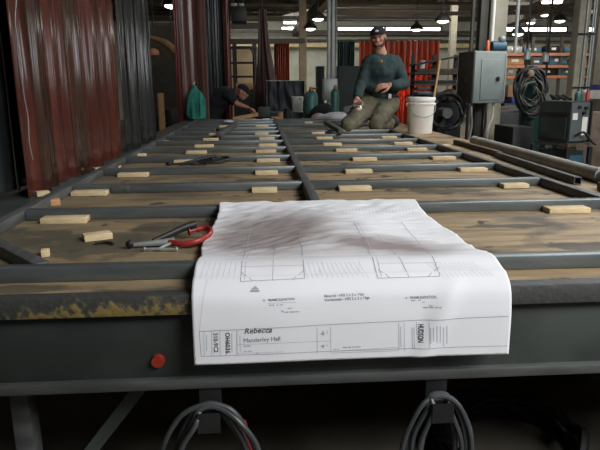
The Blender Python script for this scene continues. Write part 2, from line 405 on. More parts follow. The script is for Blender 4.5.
# wall rails, beams and pipes along the back wall
tn = 0
def trim(a, b, y, w, h, m):
    global tn; tn += 1
    return struct(MB().span(aty(*a, y), aty(*b, y), w, h).build('trim_%d' % tn, m))
trim((200, 31), (660, 33.5), 25.0, .08, .12, truss_m)
trim((200, 39.5), (660, 42), 25.6, .1, .07, truss_m)
trim((200, 44.5), (660, 47), 25.4, .16, .16, cream_beam)
trim((300, 35.5), (660, 36.5), 25.7, .05, .05, truss_m)
# roof trusses: deep purlins crossing the hall
for y in (10.5, 13.0, 16.0, 19.0, 22.0):
    tn += 1; b = MB(); z = 3.86
    b.box(((XL+XR)/2, y, z), (XR-XL, .1, .1)); b.box(((XL+XR)/2, y, ZT-.06), (XR-XL, .1, .08))
    for k in range(28):
        x = XL+k*.82; b.span((x, y, z), (x+.41, y, ZT-.06), .03); b.span((x+.41, y, ZT-.06), (x+.82, y, z), .03)
    struct(b.build('trim_%d' % tn, truss_m))
def girder(a, ya, b, yb, w, h, m=truss_m):
    global tn; tn += 1
    return struct(MB().span(aty(*a, ya), aty(*b, yb), w, h).build('trim_%d' % tn, m))
girder((296, 33), 20, (331, -6), 15.5, .22, .26)
girder((497, 24), 20, (575, -4), 15, .3, .34)
girder((150, 26), 15, (268, 26), 15, .1, .14)
girder((215, 42), 15.5, (305, 41), 15.5, .1, .12)
girder((405, 14), 17, (600, 12), 17, .1, .1)
girder((330, 12), 16.5, (410, 15), 16.5, .14, .14)

# ---------------------------------------------------------------- the work table
TX0, TX1, TY0, TY1 = -1.16, 1.90, 1.335, 9.0
table = thing('welding_table', ((TX0+TX1)/2, (TY0+TY1)/2, 0), 'long heavy steel work table with a stained plywood deck and dark front beam', 'table')
DX0 = -.93
MB().box(((DX0+TX1)/2, (TY0+.04+TY1)/2, T-.0125), (TX1-DX0, TY1-TY0-.04, .025), bevel=.002).build('plywood_deck', ply, table)
MB().box(((TX0+DX0)/2, (TY0+.04+TY1)/2, T-.0125), (DX0-TX0-.002, TY1-TY0-.04, .025), bevel=.002).build('side_plate', dark_steel, table)
em = edge_mat()
e = MB().box((0, 0, .026), (TX1-TX0, .043, .052), bevel=.005).build('edge_strip', em, None, local=True)
e.location = (0, TY0+.0215-.004, T-.0525); e.location.x = (TX0+TX1)/2; e.parent = table; e.location -= table.location
fb = MB()                                                          # rolled channel: web and two flanges
fb.box(((TX0+TX1)/2, TY0+.03, .709), (TX1-TX0, .012, .176), bevel=.002)
fb.box(((TX0+TX1)/2, TY0+.07, .78), (TX1-TX0, .08, .014), bevel=.002)
fb.build('front_beam', dark_steel, table)
MB().box(((TX0+TX1)/2, TY0+.062, .608), (TX1-TX0, .11, .03), bevel=.007).build('bottom_flange', flange_steel, table)
for x in (TX0+.04, TX1-.04):
    MB().box((x, (TY0+TY1)/2+.06, .70), (.05, TY1-TY0-.2, .24), bevel=.004).build('side_beam', dark_steel, table)
MB().box((TX1-.035, (TY0+TY1)/2+.08, .32), (.006, TY1-TY0-.2, .53)).build('side_panel', dark_steel, table)  # unseen panel, added to keep light off the floor underneath
for y in (3.2, 5.2, 7.2): MB().box(((TX0+TX1)/2, y, .74), (TX1-TX0-.14, .08, .16)).build('cross_member', dark_steel, table)
MB().box(((TX0+TX1)/2, TY1-.03, .70), (TX1-TX0-.14, .05, .24)).build('end_beam', dark_steel, table)
for x in (-.665, 1.42):
    for y in (1.5, 5.2, 8.8): MB().box((x, y, .297), (.05, .06, .594), bevel=.004).build('leg', flange_steel if y < 2 else dark_steel, table)
for x, y in ((-.665, 1.5), (1.42, 1.5)):
    sg = 1 if x < 0 else -1
    MB().span((x+sg*.03, y, .16), (x+sg*.36, y, .58), .05, .035).build('brace', dark_steel, table)
for px in (210, 436):
    p = aty(px, 385, TY0+.02); x = p.x
    MB().box((x, TY0+.02, .56), (.055, .008, .10)).box((x, TY0-.012, .534), (.055, .07, .008)).box((x, TY0-.045, .530), (.055, .008, .05)).build('cable_hook', black_steel, table)
c = aty(158, 361, TY0+.02)
rf = MB().cyl((c.x, TY0+.0235, c.z), (c.x, TY0+.012, c.z), .018, .015, 24).build('reflector', reflector, table); rf['label'] = 'round red reflector'

# ---------------------------------------------------------------- the steel gate frame lying on it
BH = .04; BZ = T+BH/2+.0005
frame = thing('gate_frame', (.24, 5.0, T), 'large ladder-like frame of grey square steel tube laid out on the plywood', 'steel frame')
XA, XC, XD = -.90, .217, 1.39                                       # centre lines of left, centre and right rail
FRONT = 1.447+BH/2
rows = [2.185+.568*k+BH/2 for k in range(12)]
MB().box(((XA+XD)/2, FRONT, BZ), (XD-XA+BH, BH, BH), bevel=.004).build('end_bar', steel, frame)
for x, y1 in ((XA, 8.75), (XC, 8.75), (XD, 8.75)):
    MB().box((x, (FRONT+BH/2+y1)/2+.001, BZ), (BH, y1-FRONT-BH/2, BH), bevel=.004).build('rail', rail_steel, frame)
for k, y in enumerate(rows):
    for a, b in ((XA, XC), (XC, XD)):
        if a == XC and 6.4 < y < 7.0: continue
        MB().box(((a+b)/2, y, BZ+.0004), (b-a-BH-.002, BH, BH), bevel=.004).build('crossbar', steel, frame)
MB().span(atz(-8, 243, BZ), Vector((-.575, FRONT+BH/2+.012, BZ+.0008)), BH, BH-.003, .004).build('corner_brace', rail_steel, frame)
for px, py in ((119, 190), (60, 191)):
    p = atz(px, py, BZ); yy = min(rows, key=lambda q: abs(q-p.y))-BH/2-.006
    tb = MB().box((p.x, yy, BZ-.002), (.085, .009, .034), bevel=.001)
    for s in (-1, 1): tb.cyl((p.x+s*.028, yy-.009, BZ), (p.x+s*.028, yy-.003, BZ), .007, n=8)
    tb.build('bolt_plate', flange_steel, frame)

# loose stock on the far right edge
def bar_thing(name, mb, m, label, cat): return tag(mb.build(name, m), label, cat)
pa = atz(463, 141, T+.045); pb = atz(586, 173, T+.045)
pa = Vector((1.80, 4.85, T+.036)); pb = Vector((1.72, 2.86, T+.036))
pd = (pb-pa).normalized()
pipe = thing('steel_pipe', (pa+pb)/2-Vector((0, 0, .036)), 'long dull grey steel pipe lying along the right edge of the table', 'pipe')
MB().cyl(pa, pb, .036, n=24).build('barrel', mat('weathered_pipe', (158, 152, 140), .6, .2, .2, 6), pipe)
cp = MB().cyl(pb+pd*.0, pb+pd*.05, .039, n=20).cyl(pb+pd*.05, pb+pd*.16, .03, n=20).build('coupling', grey_metal, pipe)
cp['label'] = 'shiny end coupling'
ta = Vector((1.66, 4.9, T+.0195)); tb_ = Vector((1.66, 3.95, T+.0195))
bar_thing('square_tube', MB().span(ta, tb_, .038, .038, .003), rust, 'long rusty brown square tube lying beside the grey pipe', 'steel tube')
q = atz(571, 181, T+.02); q = q+Vector((.035, 0, 0)); q2 = q+Vector((.06, 1.15, 0))
h = MB(); d = (q-q2).normalized()
for dx, dz in ((-.017, 0), (.017, 0), (0, -.017), (0, .017)):
    o_ = Vector((dx, 0, dz)); h.span(q+o_, q2+o_, .004 if dx else .038, .038 if dx else .004)
bar_thing('square_tube', h, rail_steel, 'shorter square tube with its open hollow end facing the camera', 'steel tube')
bar_thing('square_tube', MB().span(Vector((1.53, 1.9, T+.019)), Vector((1.60, 2.62, T+.019)), .036, .036, .003), rust, 'short brown square tube lying at the near right end of the loose stock', 'steel tube')
bar_thing('angle_bar', MB().span(atz(326, 122.5, T+.07), atz(341, 131.5, T+.07), .05, .045, .003), rail_steel, "dark steel bar lying lengthwise across the frame left of the kneeling man's knee", 'steel bar')
bar_thing('angle_bar', MB().span(atz(235, 124.5, T+.07), atz(219, 134.5, T+.07), .05, .045, .003), rail_steel, 'dark steel bar lying diagonally across the frame beside a far row of wood blocks', 'steel bar')

# ---------------------------------------------------------------- wood shim blocks
protos = {}
for nm, m in (('p', pine), ('o', pine2)):
    pass
ORD = ['first', 'second', 'third', 'fourth', 'fifth', 'sixth', 'seventh', 'eighth', 'ninth', 'tenth', 'eleventh']
def shim(x0, x1, y, label, m=pine, rz=0, h=.02, dp=.062, snap=True, group='wood blocks under the frame', z=T):
    a = atz(x0, y, z); b = atz(x1, y, z); L = (b-a).length; c = (a+b)/2
    yc = c.y+dp/2
    if snap and y < 148:                                            # the far ones lie on top of the bars
        z = T+BH+.001; a = atz(x0, y, z); b = atz(x1, y, z); L = (b-a).length; c = (a+b)/2
        yc = min(rows, key=lambda q: abs(q-c.y-.03))
    if snap and y >= 148:                                           # pushed up against the crossbar behind it
        best = min([FRONT]+rows, key=lambda q: abs(q-BH/2-(c.y+.06)))-BH/2
        if abs(best-c.y-.06) < .12: yc = best-dp/2-.002
    mb = MB().box((0, 0, h/2), (L, dp, h), bevel=.0015)
    n = random.uniform(-.05, .05) if rz == 0 else rz
    o = mb.build('wood_block', m, None, local=True); o.location = (c.x, yc, z+.0005)
    o.rotation_euler.z = n if not snap else 0
    return tag(o, label, 'wood block', group)
cols = {
 'along the left rail': [(41, 85, 224), (72.6, 107, 195.4), (119, 148, 176.5), (175, 198, 162.6), (186, 206, 154), (195.6, 213.6, 147), (203, 218, 141), (208, 220, 136.5), (213, 225, 133), (217, 227, 129.6), (220, 230, 126.8)],
 'just left of the center rail': [(252, 277, 191.5), (255.6, 277.5, 173.4), (257, 280, 162), (256, 276, 152.5), (259, 277, 146), (259.5, 274.5, 140), (255, 268.5, 135.6), (256, 268, 126)],
 'just right of the center rail': [(338, 370, 189.6), (343.6, 370, 171.6), (351, 375, 159.6), (335, 356, 151), (322, 340, 144.6), (316, 332, 139), (312, 325, 134.4), (307, 315, 125)],
 'along the right rail': [(546, 588.6, 212.4), (499.5, 525.6, 187), (456.6, 484, 170.4), (429, 452, 158.4), (405, 425, 150), (391.6, 410, 144), (380, 395, 138)],
}
for cname, lst in cols.items():
    for i, (a, b, y) in enumerate(lst):
        shim(a, b, y, 'pale wood block, %s from the front in the row %s' % (ORD[i], cname))
shim(82, 109, 241, 'pale wood block lying askew on dark grease, in front of the red clamp', rz=.45, snap=False, dp=.05)
shim(38, 57, 206.5, 'orange-toned wood block standing by the left rail near the first crossbar', pine2, rz=.5, snap=False, dp=.05, h=.025)
shim(35, 47, 196.5, 'small wood block outside the left rail, nearest to the camera there', rz=.5, snap=False, dp=.05)
shim(93, 101, 171.5, 'small wood block outside the left rail, beside the red curtain foot', rz=.6, snap=False, dp=.05)
shim(107, 119, 168, 'thin flat wood scrap near the left rail behind the bolted crossbar', rz=.1, snap=False, dp=.06, h=.008)
shim(134, 145, 157, 'wood block near the grey curtain foot left of the far clamp', rz=.1, snap=False, dp=.07)
shim(160, 168, 142.5, 'dull wood chip by the far edge of the grey curtain', rz=.1, snap=False, dp=.07, h=.012)
shim(176, 185, 135, 'small wood block at the far left corner of the table', rz=.1, snap=False, dp=.1)
shim(441, 451.5, 146.5, 'thin wood scrap on bare plywood right of the right rail', rz=.1, snap=False, dp=.08, h=.01)
shim(40, 48, 257.5, 'small wood offcut tucked behind the near corner brace', rz=.3, snap=False, dp=.03)
shim(348, 357, 132.5, 'wood block coloured yellow as if lit, under the right knee of the kneeling man', yellow_mark, rz=.1, snap=False, h=.012, dp=.05)
shim(372, 379, 132.5, 'wood block coloured yellow as if lit, under the left knee of the kneeling man', yellow_mark, rz=.1, snap=False, h=.012, dp=.05)

# ---------------------------------------------------------------- clamps on the deck
def clamp_parts(root):
    """locking C-clamp lying on its side; local frame: x along the handles"""
    g = lambda x, y, z=.02: Vector((x, y, z))
    MB().tube([g(.02, .01), g(.10, -.035), (.175, -.03, .028), (.235, .05, .04), (.235, .125, .05), (.20, .16, .05), (.155, .15, .045)], .0125, 10, 6).build('jaw_frame', red_paint, root, local=True)
    MB().cyl(Vector((.155, .15, .045)), Vector((.12, .13, .04)), .008, n=12).cyl(Vector((.12, .13, .04)), Vector((.113, .126, .04)), .017, n=14).build('jaw_pad', red_paint, root, local=True)
    MB().tube([(-.07, .03, .02), (.0, .08, .035), (.09, .15, .055), (.145, .19, .06)], lambda t: .012+.006*t, 10, 5).build('upper_handle', black_steel, root, local=True)
    MB().tube([(-.165, -.012, .016), (-.09, -.004, .018), (0, .012, .02), (.05, .022, .022)], lambda t: .008+.010*t, 10, 5).build('lower_handle', grey_metal, root, local=True)
    MB().ball((-.185, -.014, .02), (.022, .018, .018), 14).build('adjusting_knob', black_steel, root, local=True)
    MB().cyl((-.02, -.085, .012), (.045, .012, .02), .0065, n=10).build('screw', grey_metal, root, local=True)
    MB().cyl((-.095, -.08, .012), (.075, -.10, .012), .0052, n=8).ball((-.095, -.08, .012), .009, 10).ball((.075, -.10, .012), .009, 10).build('tee_bar', grey_metal, root, local=True)
p = atz(165, 243, T+.015)
cl = thing('locking_clamp', (p.x, p.y, T+.001), 'locking C-clamp with a red jaw and black handles, left of the paper', 'clamp')
clamp_parts(cl)
cl.scale = (.57, .57, .75)
c2 = copy_tree(cl); c2.location = (atz(196, 164.5, T).x, 3.74, T+.001); c2.rotation_euler.z = .1; c2.scale = (.9, .5, .7)
c2['label'] = 'small dark clamp lying before a crossbar in the left bay, far from the paper'
for ch in c2.children:
    ch.data = ch.data.copy(); ch.data.materials[0] = black_steel
# a few metal bits in the grease
p = atz(95, 245, T); tag(MB().tube([p+Vector((0, 0, .006)), p+Vector((.035, .006, .006)), p+Vector((.06, -.012, .006))], .005, 6).build('bent_rod', black_steel), 'bent bit of dark rod lying near the askew wood block', 'steel scrap')

# ---------------------------------------------------------------- the drawing sheet draped over the table edge
prof = [(2.215, .8965), (2.17, .8955), (2.10, .888), (2.0, .872), (1.86, .862), (1.72, .861), (1.62, .867), (1.54, .880), (1.48, .8935), (1.445, .8975),
        (1.415, .8945), (1.385, .885), (1.35, .874), (1.321, .846), (1.311, .80), (1.308, .76), (1.306, .680)]
PP = []
for i in range(len(prof)-1):                                        # Catmull-Rom, then arc length
    g = lambda k: Vector(prof[max(0, min(len(prof)-1, k))])
    p0, p1, p2, p3 = g(i-1), g(i), g(i+1), g(i+2)
    for k in range(12):
        t = k/12; PP.append(.5*((2*p1)+(-p0+p2)*t+(2*p0-5*p1+4*p2-p3)*t*t+(-p0+3*p1-3*p2+p3)*t**3))
PP.append(Vector(prof[-1]))
SL = [0]
for a, b in zip(PP, PP[1:]): SL.append(SL[-1]+(b-a).length)
PLEN = SL[-1]; PX0, PX1 = -.170, .606; PWID = PX1-PX0
SLn = np.array(SL); PYn = np.array([p.x for p in PP]); PZn = np.array([p.y for p in PP])
def paper_pt(u, v, lift=0):
    """u metres across, v metres down from the far edge"""
    y = float(np.interp(v, SLn, PYn)); z = float(np.interp(v, SLn, PZn))
    e = .004; y2 = float(np.interp(min(PLEN, v+e), SLn, PYn)); z2 = float(np.interp(min(PLEN, v+e), SLn, PZn))
    y1 = float(np.interp(max(0, v-e), SLn, PYn)); z1 = float(np.interp(max(0, v-e), SLn, PZn))
    n = Vector((0, -(z2-z1), (y2-y1))); n = -n if n.z < 0 or (abs(n.z) < 1e-4 and n.y > 0) else n
    n.normalize()
    if v > .75 and n.y > 0: n = -n
    top = max(0, min(1, (.74-v)/.12)); drop = max(0, min(1, (v-.86)/.08))
    s = u/PWID
    w = 0.005*noise.noise((u*6+v*4, v*9-u*3, 1.3))*top+.004*abs(noise.noise((u*9+v*10, v*16, 7)))*top
    w += .0045*noise.noise((u*20+v*12, v*30, 3.1))*top*(1.3-u)+.004*(abs(noise.noise((u*8-v*5, v*13+u*4, 5.5)))**.6)*top
    w += .006*math.sin(s*7+.6)*drop*.5+.003*noise.noise((u*7, v*5, 9))*drop
    d = (u-.60)-(.98-v)*.42; w += .007*math.exp(-(d/.03)**2)*drop                # long crease on the hanging part
    ridge = math.exp(-((u+PX0-.217)/.23)**2); ridge = max(ridge, math.exp(-((u+PX0-.217)/.05)**6)); z += (max(z, .8965)-z)*ridge*max(0, min(1, (.76-v)/.05))
    w = max(w, -.001) + (.002 if top else 0)
    if drop: w += .002
    side = (.014*math.sin(v*9+.5)*(1-2*s))*top
    return Vector((PX0+u+side, y, z))+n*(w+lift)
def paper_uv(px, py):
    best = None
    lo, hi = 0.0, PLEN; u = PWID/2
    for _ in range(3):
        vs = np.linspace(0, PLEN, 240); prev = None; hit = None
        for v in vs:
            yy = proj(paper_pt(u, v))[1]
            if yy >= py: hit = v; break
        v = PLEN if hit is None else hit
        a = proj(paper_pt(0.0, v))[0]; b = proj(paper_pt(PWID, v))[0]
        u = (px-a)/(b-a)*PWID
    return u, v
NU, NV = 130, 210
bm = bmesh.new(); uvl = bm.loops.layers.uv.new('UVMap'); gv = []
for j in range(NV+1):
    gv.append([bm.verts.new(paper_pt(PWID*i/NU, PLEN*j/NV)) for i in range(NU+1)])
for j in range(NV):
    for i in range(NU):
        f = bm.faces.new((gv[j][i], gv[j+1][i], gv[j+1][i+1], gv[j][i+1])); f.smooth = True
        for lp, (a, b) in zip(f.loops, ((i, j), (i, j+1), (i+1, j+1), (i+1, j))): lp[uvl].uv = (a/NU, b/NV)
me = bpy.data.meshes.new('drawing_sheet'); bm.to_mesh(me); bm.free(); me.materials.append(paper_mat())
sheet = bpy.data.objects.new('drawing_sheet', me); COL.objects.link(sheet)
so = sheet.modifiers.new('thickness', 'SOLIDIFY'); so.thickness = .0004; so.offset = -1
tag(sheet, 'large smudged white shop drawing draped over the near edge of the table', 'technical drawing')

LINES = {'g': bmesh.new(), 'f': bmesh.new(), 'k': bmesh.new()}
def rule(uv0, uv1, w=.0016, k='g'):
    bm = LINES[k]; a = Vector(uv0); b = Vector(uv1); L = (b-a).length
    if L < 1e-4: return
    n = max(1, int(L/.012)); d = (b-a)/L; o = Vector((-d.y, d.x))*w/2; prev = None
    for i in range(n+1):
        c = a+(b-a)*i/n
        cur = [bm.verts.new(paper_pt(*(c+o), .0007)), bm.verts.new(paper_pt(*(c-o), .0007))]
        if prev: bm.faces.new((prev[0], prev[1], cur[1], cur[0]))
        prev = cur
def pl(pts, w=.0016, k='g'):
    q = [paper_uv(*p) for p in pts]
    for a, b in zip(q, q[1:]): rule(a, b, w, k)
def letters(text, px, py, hpx, rot=0, k='k', bold=0.0, shear=0.0, sx=1.0, align='LEFT'):
    """lettering printed on the sheet; rot in degrees, 0 reads left to right"""
    cu = bpy.data.curves.new('txt', 'FONT'); cu.body = text; cu.size = 1; cu.offset = bold; cu.shear = shear; cu.align_x = align; cu.resolution_u = 2
    o = bpy.data.objects.new('txt', cu); COL.objects.link(o)
    me = bpy.data.meshes.new_from_object(o.evaluated_get(bpy.context.evaluated_depsgraph_get()))
    bpy.data.objects.remove(o); bpy.data.curves.remove(cu)
    u0, v0 = paper_uv(px, py); s = hpx*1.36/FPX/.72; ca, sa = math.cos(R(rot)), math.sin(R(rot)); bm = bmesh.new()
    vs = []
    for v in me.vertices:
        x = v.co.x*s*sx; y = v.co.y*s
        vs.append(bm.verts.new(paper_pt(u0+x*ca-y*sa, v0-(x*sa+y*ca), .0008)))
    for p in me.polygons:
        try: bm.faces.new([vs[i] for i in p.vertices])
        except ValueError: pass
    me.clear_geometry(); bm.to_mesh(me); bm.free(); me.name = 'lettering'; me.materials.clear(); me.materials.append({'g': ink_note, 'k': ink, 'f': ink_faint, 'm': ink_note}[k])
    o = bpy.data.objects.new('lettering', me); COL.objects.link(o); o.parent = sheet
def scrib(x0, x1, y, k='f', w=.0026, gap=3.0):
    """a line of print too small to read in the photograph"""
    x = x0
    while x < x1:
        e = min(x1, x+random.uniform(2, 5)); pl([(x, y), (e, y)], w, k); x = e+random.uniform(.6, 1.4)
# border and title block
pl([(199, 331), (508, 316)], .0015, 'g'); pl([(201, 355.5), (507, 345)], .0013, 'g'); pl([(199, 331), (201, 355.5)], .0012, 'g')
for x, y0, y1, k in ((203.5, 331, 355, 'f'), (211, 330.5, 355, 'f'), (219, 330, 355, 'f'), (235.5, 329.5, 354.5, 'g'), (314.5, 326, 352, 'f'), (328, 325.5, 351.5, 'f'), (396.5, 322, 349, 'f'), (402, 322, 349, 'f'), (414.5, 321.5, 334, 'g'), (427, 321, 348, 'f')):
    pl([(x, y0), (x+.4, y1)], .0012, k)
pl([(236, 343), (328, 339.5)], .0012, 'f'); pl([(236, 353), (282, 351.5)], .001, 'f'); pl([(329, 350.5), (396, 347)], .0012, 'f'); pl([(329, 352), (396, 349)], .0010, 'g')
letters('Rebecca', 242.5, 333.4, 6.0, 1.5, 'k', .012, .28, 1.02)
letters('Manderley Hall', 242, 341.4, 4.8, 1.5, 'm', .0, 0, .94)
scrib(242, 250, 344.5, 'g'); scrib(242, 252, 350.5, 'f'); scrib(254, 280, 352.6, 'f')
letters('OH6036', 224.2, 331.2, 4.9, -90, 'k', .022, 0, .95)
letters('310-9C2', 212.6, 331.6, 4.6, -90, 'k', .022, 0, .95)
letters('HUDSON', 416.4, 322.6, 5.8, -90, 'k', .03, 0, .60)
for x in (230.5, 206, 238.5): pl([(x, 334), (x+.4, 350)], .0016, 'f')
for x in (428, 431, 434.5, 438, 441.5, 445): pl([(x, 323+random.uniform(0, 4)), (x+.4, 343+random.uniform(-4, 2))], .0022, 'f')
for x in (398.5, 410, 412): pl([(x, 326), (x+.4, 347)], .0018, 'f')
for y in (331, 344): letters('1', 318, y, 4.5, -90, 'g', .01); pl([(320.5, y-1), (320.5, y+3.5)], .0025, 'g'); pl([(324.5, y-1), (324.5, y+2)], .002, 'f')
scrib(331, 336, 347.8, 'f'); scrib(340, 359, 346.6, 'g')
# notes
letters('Material - HSS 2 x 2 x 14ga', 321.5, 296.8, 2.7, 1.5, 'g', .012)
letters('Horizontals - HSS 2 x 2 x 14ga', 322, 301.2, 2.7, 1.5, 'g', .02)
for bx, by in ((262, 300), (404, 297)):
    letters('*', bx-1, by+3, 4, 0, 'g'); letters('FRAME ELEVATION', bx+4, by-.2, 2.3, 1, 'g', .01)
    pl([(bx+4, by+1.6), (bx+32, by+.6)], .0012, 'f'); scrib(bx+5, bx+10, by+3.2, 'g'); scrib(bx+12, bx+19, by+3.2, 'f')
    scrib(bx+23, bx+28, by+7.4, 'f'); scrib(bx+17, bx+35, by+10.4, 'g')
# logo blot above the left note
u, v = paper_uv(253, 289); 
rule((u-.011, v+.004), (u+.011, v+.004), .0045, 'g'); rule((u-.008, v-.001), (u+.009, v-.001), .003, 'g'); rule((u-.002, v-.007), (u+.004, v-.007), .003, 'f'); rule((u-.004, v-.004), (u+.006, v-.004), .002, 'g')
# the two gate elevations with their corner braces and picket lines
def gate(x0, x1, xb0, xb1, yt, yb):
    pl([(x0, yb), (x1, yb-2.5)], .0018, 'g'); pl([(x0, yb), (xb0, yt)], .0018, 'g'); pl([(x1, yb-2.5), (xb1, yt)], .0018, 'g')
    pl([(x0+4, yb-1.5), (xb0+3.6, yt)], .0012, 'f'); pl([((x0+x1)/2, yb-1), ((xb0+xb1)/2, yt+14)], .0014, 'g')
    pl([(x0+1, yb-15), (x1-1, yb-16)], .0018, 'f'); pl([(x0+.6, yb-9), (x0+12, yb-.6)], .0016, 'g'); pl([(x1-.6, yb-11), (x1-12, yb-2)], .0016, 'g')
gate(239, 302, 248, 296, 228, 281); gate(375, 438, 352, 400, 222, 278)
for x0, x1 in ((199, 238), (305, 371), (442, 498)):
    n = int((x1-x0)/5)
    for i in range(n):
        x = x0+(x1-x0)*i/n; b = x+(262-x)*.10
        pl([(x, 279-(x-200)*.011), (b, 262)], .0008, 'f')
for i in range(22):
    x = 342+i*3.4; pl([(x, 214), (x-1.5, 206)], .0008, 'f')
pl([(341, 206.5), (420, 204.5)], .0012, 'f'); pl([(208, 277), (199, 331)], .0008, 'f'); pl([(228, 213), (330, 209)], .0012, 'f')
for k, nm, m in (('g', 'line_drawing', ink_grey), ('f', 'fine_line', ink_faint), ('k', 'bold_line', ink)):
    me = bpy.data.meshes.new(nm); LINES[k].to_mesh(me); LINES[k].free(); me.materials.append(m)
    o = bpy.data.objects.new(nm, me); COL.objects.link(o); o.parent = sheet

# ---------------------------------------------------------------- strip curtains
def strip_curtain(name, strips, z0, z1, label, group=None, base=None):
    """strips: list of (plan path, material, wobble seed)"""
    xs = [p[0] for s in strips for p in s[0]]; ys = [p[1] for s in strips for p in s[0]]
    root = thing(name, ((min(xs)+max(xs))/2, (min(ys)+max(ys))/2, z0), label, 'curtain', group)
    for path, m, sd in strips:
        def wob(i, t, sd=sd, path=path):
            a = .010*(1-t)
            return (a*noise.noise((sd*3.1, t*2.2, i*.15)), a*noise.noise((sd*1.7+9, t*2.2, i*.15)))
        MB().sheet(path, z0+.003*(sd % 3), z1, 14, .004, wob).build('strip', m, root)
    a, b = Vector((strips[0][0][0][0], strips[0][0][0][1])), Vector((strips[-1][0][-1][0], strips[-1][0][-1][1]))
    MB().span((a.x, a.y, z1+.03), (b.x, b.y, z1+.03), .05, .06).build('header_rail', black_steel, root)
    return root
def strips_line(a, b, n, m, bulge=.05, over=.25, seed=0, ang=.0, nseg=16, fine=.0, wave=0):
    """overlapping bowed strips between plan points a and b"""
    a, b = Vector(a), Vector(b); d = (b-a); L = d.length; d.normalize(); nn = Vector((-d.y, d.x)); out = []
    rng = random.Random(seed); w = L/n
    for k in range(n):
        c0 = a+d*(w*k-over*w*.5); wd = w*(1+over); bg = bulge*rng.uniform(.5, 1.2); tw = rng.uniform(-1, 1)*ang; off = (k % 2)*.012
        path = []
        for i in range(nseg+1):
            t = i/nseg; q = w*k-over*w*.5+wd*t; p = c0+d*(wd*t)+nn*(off+bg*(4*t*(1-t))+tw*(t-.5)+.012*math.sin(t*9+rng.random()*.3+k)+fine*math.sin(t*23+k*1.7))
            path.append((p.x, p.y))
        if wave:                                                    # strips following one gently rippled line
            path = []
            for i in range(nseg+1):
                q = max(0, min(L, w*k-over*w*.5+wd*i/nseg)); o_ = wave*(1.3*noise.noise((q*4.2, seed, 0))+.55*math.sin(q*15+2*noise.noise((q*2, seed, 4)))+.18*math.sin(q*41+seed))
                p = a+d*q+nn*(o_+(k % 2)*.005); path.append((p.x, p.y))
        out.append((path, m[k % len(m)] if isinstance(m, list) else m, seed+k))
    return out
CX = -1.03
def cy(px, py): return atx(px, py, CX).y
y_a, y_b, y_c = cy(27, 185), cy(124, 152), cy(156, 137)
ZH = 3.0
strip_curtain('strip_curtain', strips_line((CX-.13, 1.72), (CX-.13, y_a+.8), 6, pvc_black, .05, .1, 11, .04), T+.003, ZH, 'near-black vinyl curtain panel at the near left edge of the table')
strip_curtain('strip_curtain', strips_line((CX, y_a+.03), (CX, y_b-.02), 11, [pvc_red, pvc_brown, pvc_red, pvc_red, pvc_brown, pvc_red, pvc_red, pvc_brown, pvc_red, pvc_red, pvc_red], .034, .10, 21, .02, wave=.042), T+.003, ZH, 'tall glossy red-brown vinyl strip curtain hanging along the left edge of the table')
strip_curtain('strip_curtain', strips_line((CX, y_b+.07), (CX, y_c), 12, pvc_grey, .05, .10, 41, .03, wave=.05), T+.003, ZH, 'smoky grey vinyl strip curtain beyond the red-brown one along the table')
cord = [atx(10, 0, CX+.03), atx(11, 25, CX+.03), atx(15, 60, CX+.03), atx(19, 90, CX+.03), atx(22, 118, CX+.03), atx(25, 140, CX+.03), atx(27, 160, CX+.03)]
cd = [Vector((CX+.055, p.y-.02*(i % 2), p.z)) for i, p in enumerate(cord)]
tag(MB().tube(cd, .0018, 6, 4).build('cord', grey_metal), 'thin white cord hanging where the black and red curtains meet', 'cord')

YM = 9.35
def px_at(px, y): return aty(px, 100, y).x
m1 = strips_line((px_at(177.5, YM), YM), (px_at(183, YM), YM), 1, pvc_maroon_edge, .03, .1, 61)
m1 += strips_line((px_at(183, YM), YM), (px_at(209, YM), YM), 4, pvc_maroon, .03, .1, 62, .03, wave=.05)
strip_curtain('strip_curtain', m1, .05, 3.2, 'maroon-brown vinyl strip curtain hanging behind the teal jacket')
m2 = strips_line((px_at(209, YM+1.25), YM+1.25), (px_at(227, YM+1.25), YM+1.25), 4, pvc_dark, .05, .2, 71, .05)
m2 += strips_line((px_at(226, YM+1.25), YM+1.25), (px_at(232, YM+1.25), YM+1.25), 1, pvc_maroon_edge, .03, .1, 75)
strip_curtain('strip_curtain', m2, .05, 3.2, 'black strip curtain with one red edge, right of the teal jacket')
# gathered drape that widens downwards
gd = MB(); yg = 12.5; n = 40; rings = []
for j in range(15):
    t = j/14; z = .4+(2.86-.4)*t; c = aty(264.5, 60, yg); hw = .08+.32*(1-t)**1.6; x0 = c.x-.06
    ring = []
    for k in range(n):
        a = 2*math.pi*k/n; r_ = 1+.16*math.sin(a*9)
        ring.append(gd.bm.verts.new((x0+hw*.45+hw*r_*math.cos(a)*.9, yg+.14*r_*math.sin(a), z)))
    rings.append(ring)
for A, B in zip(rings, rings[1:]):
    for k in range(n): gd.bm.faces.new((A[k], A[(k+1) % n], B[(k+1) % n], B[k]))
gd.bm.faces.new(rings[0][::-1]); gd.bm.faces.new(rings[-1])
dr = thing('gathered_drape', (px_at(266, yg), yg, .4), 'dark maroon drape gathered narrow at the top and widening downwards', 'curtain')
gd.build('drape', mat('dark_maroon_drape', (66, 40, 38), .45, 0, .3, 9, (4, 4, .2)), dr)
MB().cyl((px_at(264, yg), yg, 2.85), (px_at(264, yg), yg, ZT), .012, n=8).build('hanging_cord', black_steel, dr)
def pleats(x0, x1, y, n, amp=.05, seg=6):
    return [(x0+(x1-x0)*i/(n*seg), y+amp*math.sin(2*math.pi*i/seg)+.02*noise.noise((i*.3, y, 0))) for i in range(n*seg+1)]
